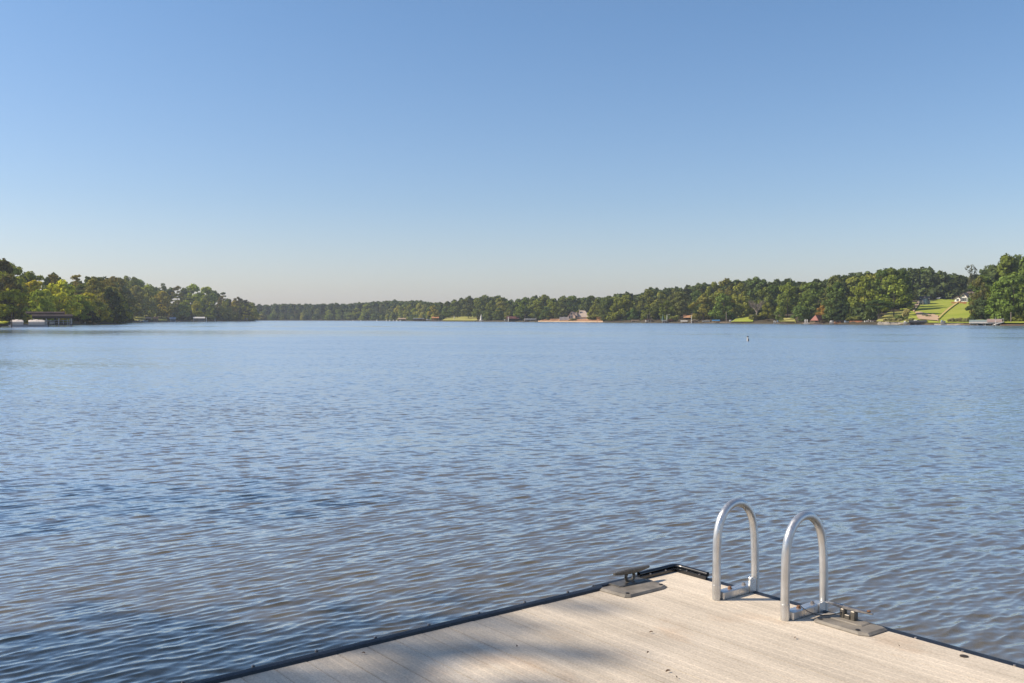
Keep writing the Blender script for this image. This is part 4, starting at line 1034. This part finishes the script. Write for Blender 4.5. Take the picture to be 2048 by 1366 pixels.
# --- right shore, water's edge
boathouse(1262, 1279, 432, 639.6, 642, 'tan dock house at the left end of the right hand shore'.replace('left end of the right hand shore', 'waterline beyond the orange stairs'), M['tan'], M['white'], M['tan'], 6, True, M['brown'])
t, *_ = boathouse(1290, 1303, 418, 638, 639.2, 'red framed boat dock with thin masts above it', M['darkred'], M['white'], M['tan'], 6, True)
runabout(1290, 1300, 419, 'white motor boat in the red framed boat dock', M['white'], M['white'], .1)
for px, yt in ((1295.3, 628), (1299.8, 623), (1303.6, 630)): pole(px, 424, yt, 642, 'thin bare mast behind the red framed boat dock', M['palebark'], .09, name='mast', cat='mast', group='masts behind the red framed dock')
t, hw = base('retaining_wall', 1303, 1324, 424, 'low orange retaining wall past the red framed boat dock', 'wall', 0); e = MB(); e.box(-hw, hw, 0, .5, -.5, z_at(640.4, 424), .05); e.build('wall_panel', M['clay'], t)
e = MB(); e.box(-hw, hw, -.05, .55, z_at(640.4, 424)+.002, z_at(640.0, 424), .02); e.build('capping', M['tan'], t)
t = thing('parasol', 'folded green parasol standing at the water', 'parasol', px_at(1326, 408, .3)); hp = z_at(629, 408)-.3
e = MB(); e.lathe([(.75, hp*.15), (.6, hp*.3), (.35, hp*.7), (.08, hp)], 0, 0, 10); e.build('canopy', M['greenpaint'], t, True)
e = MB(); e.tube([(0, 0, -.5), (0, 0, hp*.16)], .08, 6); e.build('pole', M['white'], t)
pole(1334, 406, 629.4, 643.5, 'lamp pole with a side arm at the waterline', M['white'], .14, 'lamp', 'lamp_pole', 'lamp pole')
boathouse(1324, 1334, 404, 640.4, 642, 'pale low dock shelter left of the lamp pole'.replace('left of', 'beneath'), M['grey'], M['white'], M['tan'], 5, True, M['dark'])
boathouse(1336, 1349, 404, 638.6, 641, 'dark brown dock shelter past the lamp pole', M['darkred'], M['dark'], M['dark'], 6, True, M['dark'])
lift(1361, 1375, 392, 641.0, 'boat lift with a pale domed canopy', M['white'])
boathouse(1380, 1398, 386, 638.4, 642.5, 'stone grey dock house with a peaked roof', M['stone'], M['tan'], M['tan'], 6, False, M['stone'], axis='y')
pole(1383, 385, 630.3, 644, 'tall pale pole in front of the stone grey dock house', M['white'], .15)
boathouse(1404, 1420, 380, 641.2, 643, 'grey flat roofed boat dock with shaded slip', M['grey'], M['white'], M['tan'], 6, True, M['brown'])
lift(1424, 1440, 376, 639.6, 'boat lift with a bright blue canopy', M['blue'])
pier(1418, 1458, 370, 2, 'long tan pier below the bright blue canopy', M['tan'], .5)
pole(1452.6, 368, 622.6, 643, 'tall grey pole beside the long tan pier', M['palebark'], .13, 'cap')
runabout(1458, 1468, 366, 'white motor boat pulled up by the bright green lawn', M['white'], M['white'], .25)
pier(1440, 1462, 362, 1.5, 'narrow tan pier behind the white motor boat by the lawn', M['tan'], .45)
runabout(1547, 1553, 338, 'small white boat with a low profile near the dry lawn', M['white'], M['white'], .1, False)
runabout(1554, 1559, 337, 'small white and blue boat nearest the dry lawn', M['white'], M['blue'], .1)
pier(1552, 1584, 333, 1.3, 'low weathered pier along the dry lawn', M['tan'], .35)
# red roofed boathouse
D = 312; t, hw = base('boathouse', 1620, 1641, D, 'red roofed boathouse with a tall triangular gable', 'boathouse', 0, R(-10)); zt = z_at(630, D); ze = z_at(641, D)
e = MB(); P = [(-hw, 0, ze), (hw*.62, 0, ze), (-hw*.2, 2.2, zt), (hw+1.3, 6.5, ze), (hw*1.0, 6, zt*.94), (-hw, 9, ze), (hw+1.3, 9, ze)]
e.add(P, [(0, 1, 2)]); e.add([(p[0], p[1]+.12, p[2]-.02) for p in P[:3]], [(2, 1, 0)]); e.build('gable_roof', M['redroof'], t)
e = MB(); e.add([(hw*.62, 0, ze), (hw+1.4, 7, ze), (hw*.75, 7, zt), (-hw*.2, 2.2, zt), (-hw, 0, ze), (-hw, 8, ze)], [(0, 1, 2, 3), (4, 3, 2, 5), (1, 5, 2)]); e.build('rear_roof', M['darkred'], t)
for (x, y) in ((-hw+.2, .3), (hw*.55, .3), (-.3, .3), (hw+1.1, 6.5), (-hw+.2, 6.5)):
    e = MB(); e.tube([(x, y, -1), (x, y, ze)], .12, 7); e.build('post', M['brown'], t)
e = MB(); e.box(-hw, hw*.7, -.4, 7, .3, .45, .02); e.build('deck', M['tan'], t)
e = MB(); e.box(-hw*.5, hw*.3, 5, 5.2, .46, ze); e.build('back_wall', M['dark'], t)
pontoon_boat(1606, 1621, 314, 'white pontoon boat moored just before the red roofed boathouse', M['white'], M['white'], motor=False)
pier(1604, 1646, 309, 1.4, 'low pale pier beneath the red roofed boathouse', M['tan'], .4)
boathouse(1643, 1652, 316, 643, 645, 'small low shed at the foot of the red roofed boathouse', M['darkred'], M['brown'], M['tan'], 4, True, M['dark'])
runabout(1659, 1673, 306, 'white cabin boat lying beside the brown boat dock', M['white'], M['white'], .1)
boathouse(1668, 1692, 304, 641.2, 642.4, 'flat brown boat dock by the orange retaining wall', M['dark'], M['orange'], M['orange'], 6, True)
runabout(1688, 1697, 302, 'light boat under the end of the flat brown boat dock', M['white'], M['bluegrey'], .1)
t, hw = base('retaining_wall', 1696, 1728, 302, 'tall orange timber retaining wall below a green bush', 'wall'); zt = z_at(641.6, 302)
for k in range(3):
    e = MB(); e.box(-hw+k*.25, hw-k*.2, k*.35, k*.35+.5, -.6 if k == 0 else zt*k/3, zt*(k+1)/3-.004, .04); e.build('timber_course', M['clay'] if k != 1 else M['orange'], t)
D = 306; boathouse(1684, 1698, D+8, 634.0, 636, 'orange hut peeking over the orange retaining wall', M['orange'], M['orange'], M['tan'], 4, False, M['orange'], deck_z=1.6)
t = thing('garden_statue', 'white bird like statue on the flat roofed boat dock', 'statue', px_at(1737, 299, .4)); hs = z_at(638.8, 299)-.4
e = MB(); e.lathe([(.35, 0), (.2, hs*.3), (.32, hs*.55), (.25, hs*.75), (.08, hs*.9), (.02, hs)], 0, 0, 10); e.build('body', M['white'], t, True)
e = MB(); e.box(-.75, .75, -.05, .1, hs*.55, hs*.72, .04); e.build('wings', M['white'], t)
boathouse(1735, 1757, 297, 640.4, 641.6, 'flat roofed dark boat dock with pale posts before the sea wall', M['brownroof'], M['white'], M['dark'], 7, True, M['dark'])
runabout(1728, 1735, 297, 'small white personal watercraft beside the flat roofed dark boat dock', M['white'], M['white'], .1, False)
runabout(1740, 1747, 296, 'white personal watercraft inside the flat roofed dark boat dock', M['white'], M['white'], .1, False)
t, hw = base('sea_wall', 1755, 1818, float(shore(1786))-1.2, 'pale stone sea wall under the row of grey shrubs', 'wall')
e = MB()
rg = random.Random(4); x = -hw
while x < hw-.3:
    w_ = rg.uniform(.5, 1.1); e.box(x, min(x+w_-.03, hw), rg.uniform(0, .12), .8, -.5, .62+rg.uniform(-.06, .06), .05); x += w_
e.build('stonework', M['stone'], t)
t, hw = base('rock_terrace', 1757, 1778, float(shore(1768))+1.5, 'second tier of pale rocks stepping up behind the sea wall', 'wall'); e = MB(); x = -hw
while x < hw-.3:
    w_ = rg.uniform(.5, 1.2); e.box(x, min(x+w_-.04, hw), rg.uniform(0, .3), 1, .1, z_at(644, 283)+rg.uniform(-.1, .1), .08); x += w_
e.build('stonework', M['stone'], t)
runabout(1807, 1820, 277, 'white boat lying at the end of the pale sea wall', M['white'], M['white'], .05, False)
boathouse(1818, 1854, 272, 640.4, 643.2, 'black roofed boathouse sheltering a blue boat', M['blackroof'], M['dark'], M['dark'], 8, False, None, nposts=4, fasc=M['blackroof'])
runabout(1826, 1846, 274, 'blue and white boat under the black roof', M['bluegrey'], M['white'], .35)
pier(1850, 1874, 267, 1.5, 'low tan boards beside the black roofed boathouse', M['tan'], .35)
runabout(1881, 1891, 262, 'little white and blue boat on the shore of the steep lawn', M['white'], M['bluegrey'], .3)
t, hw = base('sea_wall', 1868, 1940, float(shore(1904))-.8, 'long low stone edge along the steep lawn', 'wall'); e = MB(); x = -hw
while x < hw-.3:
    w_ = rg.uniform(.8, 1.6); e.box(x, min(x+w_-.03, hw), rg.uniform(0, .08), .7, -.5, .42+rg.uniform(-.03, .03), .04); x += w_
e.build('stonework', M['stone'], t)
pier(1922, 1940, 252, 2, 'short tan pier between the grey shrubs and the green boathouse', M['tan'], .4)
# green boathouse: two joined roofs, slips with boats
D = 250
t, hw, zt, ze = boathouse(1938, 2003, D, 639.6, 644.2, 'long green boathouse with a pale corrugated roof and white posts', M['greenroof'], M['white'], M['greenpaint'], 5.5, False, M['greenpaint'], nposts=5, fasc=M['white'])
e = MB(); e.box(-hw+.1, -hw+.25, .4, 5.1, .45, ze-.1); e.build('end_wall', M['greenpaint'], t)
e = MB(); e.gable(hw*.1, hw+.15, -.25, 5.7, ze+.12, zt+.22, 'x', .14); e.build('porch_roof', mat('faded_red_roofing', (.30, .22, .19), .6, var=.2), t)
e = MB(); e.box(-hw+.4, hw-2, .05, .12, .5, 1.05); e.build('front_panel', M['alum_far'], t)
runabout(1955, 1968, D+3, 'dark covered boat in the first slip of the green boathouse', M['black'], M['bluegrey'], .3)
runabout(1980, 1990, D+3, 'white boat in the far slip of the green boathouse', M['white'], M['white'], .4)
for px, lab in ((1963, 'person in a pale shirt standing in the first slip of the green boathouse'),):
    pass
pole(1991, 248, 634.5, 651, 'grey pole rising before the end of the green boathouse', M['alum_far'], .07)
t = thing('ramp', 'pale sloping ramp from the grass bank to the green boathouse', 'ramp', px_at(2000, 247.5, 0)); e = MB(); e.add([(-1.2, 0, .35), (1.0, 0, .95), (1.0, 1, .95), (-1.2, 1, .35), (-1.2, 0, .2), (1.0, 0, .8), (1.0, 1, .8), (-1.2, 1, .2)], [(0, 1, 2, 3), (7, 6, 5, 4), (0, 4, 5, 1), (1, 5, 6, 2), (2, 6, 7, 3), (3, 7, 4, 0)]); e.build('deck', M['white'], t)
e = MB(); e.tube([(-1.2, 0, 1.2), (1.0, 0, 1.8)], .05, 6); e.tube([(-1.15, 0, .3), (-1.15, 0, 1.2)], .05, 6); e.tube([(.95, 0, .9), (.95, 0, 1.8)], .05, 6); e.build('handrail', M['white'], t)
pole(2022, 251, 624, 645, 'tall pale utility pole standing on the grass bank', M['palebark'], .14, name='utility_pole', cat='pole')
t, hw = base('sea_wall', 2000, 2120, 242, 'plain low kerb of stones at the foot of the grass bank', 'wall'); e = MB(); x = -hw
while x < hw-.3:
    w_ = rg.uniform(.8, 1.8); e.box(x, min(x+w_-.03, hw), rg.uniform(0, .06), .6, -.5, .30+rg.uniform(-.03, .03), .04); x += w_
e.build('stonework', M['brown'], t)

# --- the two houses up the slope
s1 = 112; D = float(shore(1924))+s1; zb = float(ground_h(1924, s1))+.2
t, hw = base('house', 1906, 1942, D, 'white gabled house with a brown roof at the top of the steep lawn', 'house', zb, R(-22))
M['housewhite'] = mat('house_white_boards', (.78, .75, .70), .7, var=.06)
zr = z_at(583, D)-zb; zw = zr*.52
e = MB(); e.gable_wall(-hw*.25, hw*.62, 0, 9, 0, zw, zr*.84, 'y'); e.build('wall', M['housewhite'], t)
e = MB(); e.gable(-hw*.34, hw*.70, -.5, 9.5, zw*.92, zr*.88, 'y', .2); e.build('roof', M['brownroof'], t)
e = MB(); e.gable_wall(-hw, -hw*.26, .8, 8, 0, zw*.72, zw*1.02, 'y'); e.build('side_wing', M['housewhite'], t)
e = MB(); e.gable(-hw-.3, -hw*.24, .4, 8.4, zw*.70, zw*1.16, 'y', .18); e.build('wing_roof', M['brownroof'], t)
e = MB(); e.gable(-hw*.3, hw*1.5, 3, 12, zw*.95, zr*1.02, 'x', .2); e.build('rear_roof', M['brownroof'], t)
e = MB(); e.box(hw*.63, hw*1.4, 2, 9, 0, zw); e.build('rear_wall', M['housewhite'], t)
for (x, z, w_, h_, f_) in ((.18*hw, .55, 1.0, 1.1, 0), (.18*hw, zw*1.02, .7, .6, 0), (-.10*hw, .5, .45, 1.2, 0), (.46*hw, .5, .45, 1.2, 0), (-.62*hw, .6, .8, .7, .8)):
    e = MB(); e.box(x-w_/2-.1, x+w_/2+.1, f_-.06, f_-.004, z-.1, z+h_+.1); f = e.build('window', M['grey'], t)
    e = MB(); e.box(x-w_/2, x+w_/2, f_-.08, f_-.062, z, z+h_); e.build('pane', M['glass'], f)
D2 = D-9; z2 = float(ground_h(1918, s1-9))
t, hw = base('fence', 1903, 1933, D2, 'orange board fence in front of the white gabled house', 'fence', z2)
e = MB(); n = int(hw*2/.3)
for i in range(n): e.box(-hw+i*.3, -hw+i*.3+.27, 0, .05, -.2, z_at(603.8, D2)-z2+.03*math.sin(i*3.3))
e.build('board_panel', M['orange'], t)
for i in range(9): e = MB(); x = -hw+2*hw*i/8; e.box(x-.07, x+.07, .06, .2, -.4, z_at(603.2, D2)-z2); e.build('post', M['orange'], t)
t, hw = base('deck_stair', 1922, 1936, D2-6, 'orange wooden steps on the lawn under the orange fence', 'stairs', float(ground_h(1928, s1-15)))
for k in range(5): e = MB(); e.box(-hw+k*.35, hw-k*.3, k*.5, k*.5+.45, -.2, .25+k*.26); e.build('step', M['orange'], t)
s2 = 96; D = float(shore(1849))+s2; zb = float(ground_h(1849, s2))+.1
t, hw = base('house', 1837, 1860, D, 'shaded grey house with a round turret among the trees', 'house', zb, R(-3))
zr = z_at(592, D)-zb; zw = zr*.66
e = MB(); e.box(-hw*.85, hw*.85, 1, 8, -.5, zw); e.build('wall', M['grey'], t)
e = MB(); e.gable(-hw*.95, hw, .5, 8.5, zw, zr, 'x', .2); e.build('roof', M['blackroof'], t)
e = MB(); e.lathe([(.95, -.5), (.95, zw*1.12)], .1*hw, .6, 14); e.build('turret', M['bluegrey'], t, True)
e = MB(); e.lathe([(1.15, zw*1.12), (.55, zw*1.35), (.05, zr*1.02)], .1*hw, .6, 14); e.build('turret_roof', M['blackroof'], t, True)
e = MB(); e.box(-.12*hw, .0, 3, 3.8, zw, zr*1.05); e.build('chimney', M['white'], t)
e = MB(); e.box(-hw, -.15*hw, -1.2, .9, .9, 1.05); e.build('balcony', M['white'], t)
for x in (-hw*.95, -hw*.55, -hw*.2): e = MB(); e.box(x-.07, x+.07, -1.15, -1.0, -.6, zw*.8); e.build('post', M['white'], t)
e = MB(); e.box(-hw, -.15*hw, -1.19, -1.12, 1.5, 1.6); e.build('railing', M['white'], t)
for (x, z) in ((-hw*.7, 1.3), (-hw*.35, 1.3), (-hw*.6, .1), (hw*.62, 1.4)):
    e = MB(); e.box(x-.45, x+.45, .93, .995, z, z+1.3); f = e.build('window', M['white'], t); e = MB(); e.box(x-.35, x+.35, .91, .928, z+.1, z+1.2); e.build('pane', M['glass'], f)

# channel marker standing in the water
D = 75; zb = 0; t = thing('marker_pole', 'short white marker pole with a dark cap in open water', 'marker', px_at(1495.5, D, 0))
h = z_at(672, D); hw = .075
e = MB(); e.tube([(-.02, 0, -.8), (-.01, 0, h*.8)], [.058, .05], 12); e.build('pole', M['white'], t, True)
e = MB(); e.lathe([(.06, h*.80), (.07, h*.84), (.07, h*.97), (.03, h)], .0, 0, 12); e.build('cap', M['black'], t, True)
e = MB(); e.tube([(.085, .02, -.6), (.085, .02, h*.45)], .03, 8); e.build('side_stake', M['dark'], t, True)

# ------------------------------------------------------------------ the air between
hz = MB(); hz.box(-2500, 2500, -400, 2500, -6, 62)
ho = hz.build('haze', None); tag(ho, kind='stuff')
hm = bpy.data.materials.new('haze_air'); hm.use_nodes = True; t_ = hm.node_tree
for n in list(t_.nodes):
    if n.type == 'BSDF_PRINCIPLED': t_.nodes.remove(n)
pv = t_.nodes.new('ShaderNodeVolumePrincipled'); pv.inputs['Color'].default_value = (.80, .88, 1.0, 1); pv.inputs['Density'].default_value = .0002; pv.inputs['Anisotropy'].default_value = .2
t_.links.new(pv.outputs[0], t_.nodes['Material Output'].inputs['Volume'])
ho.data.materials.append(hm)
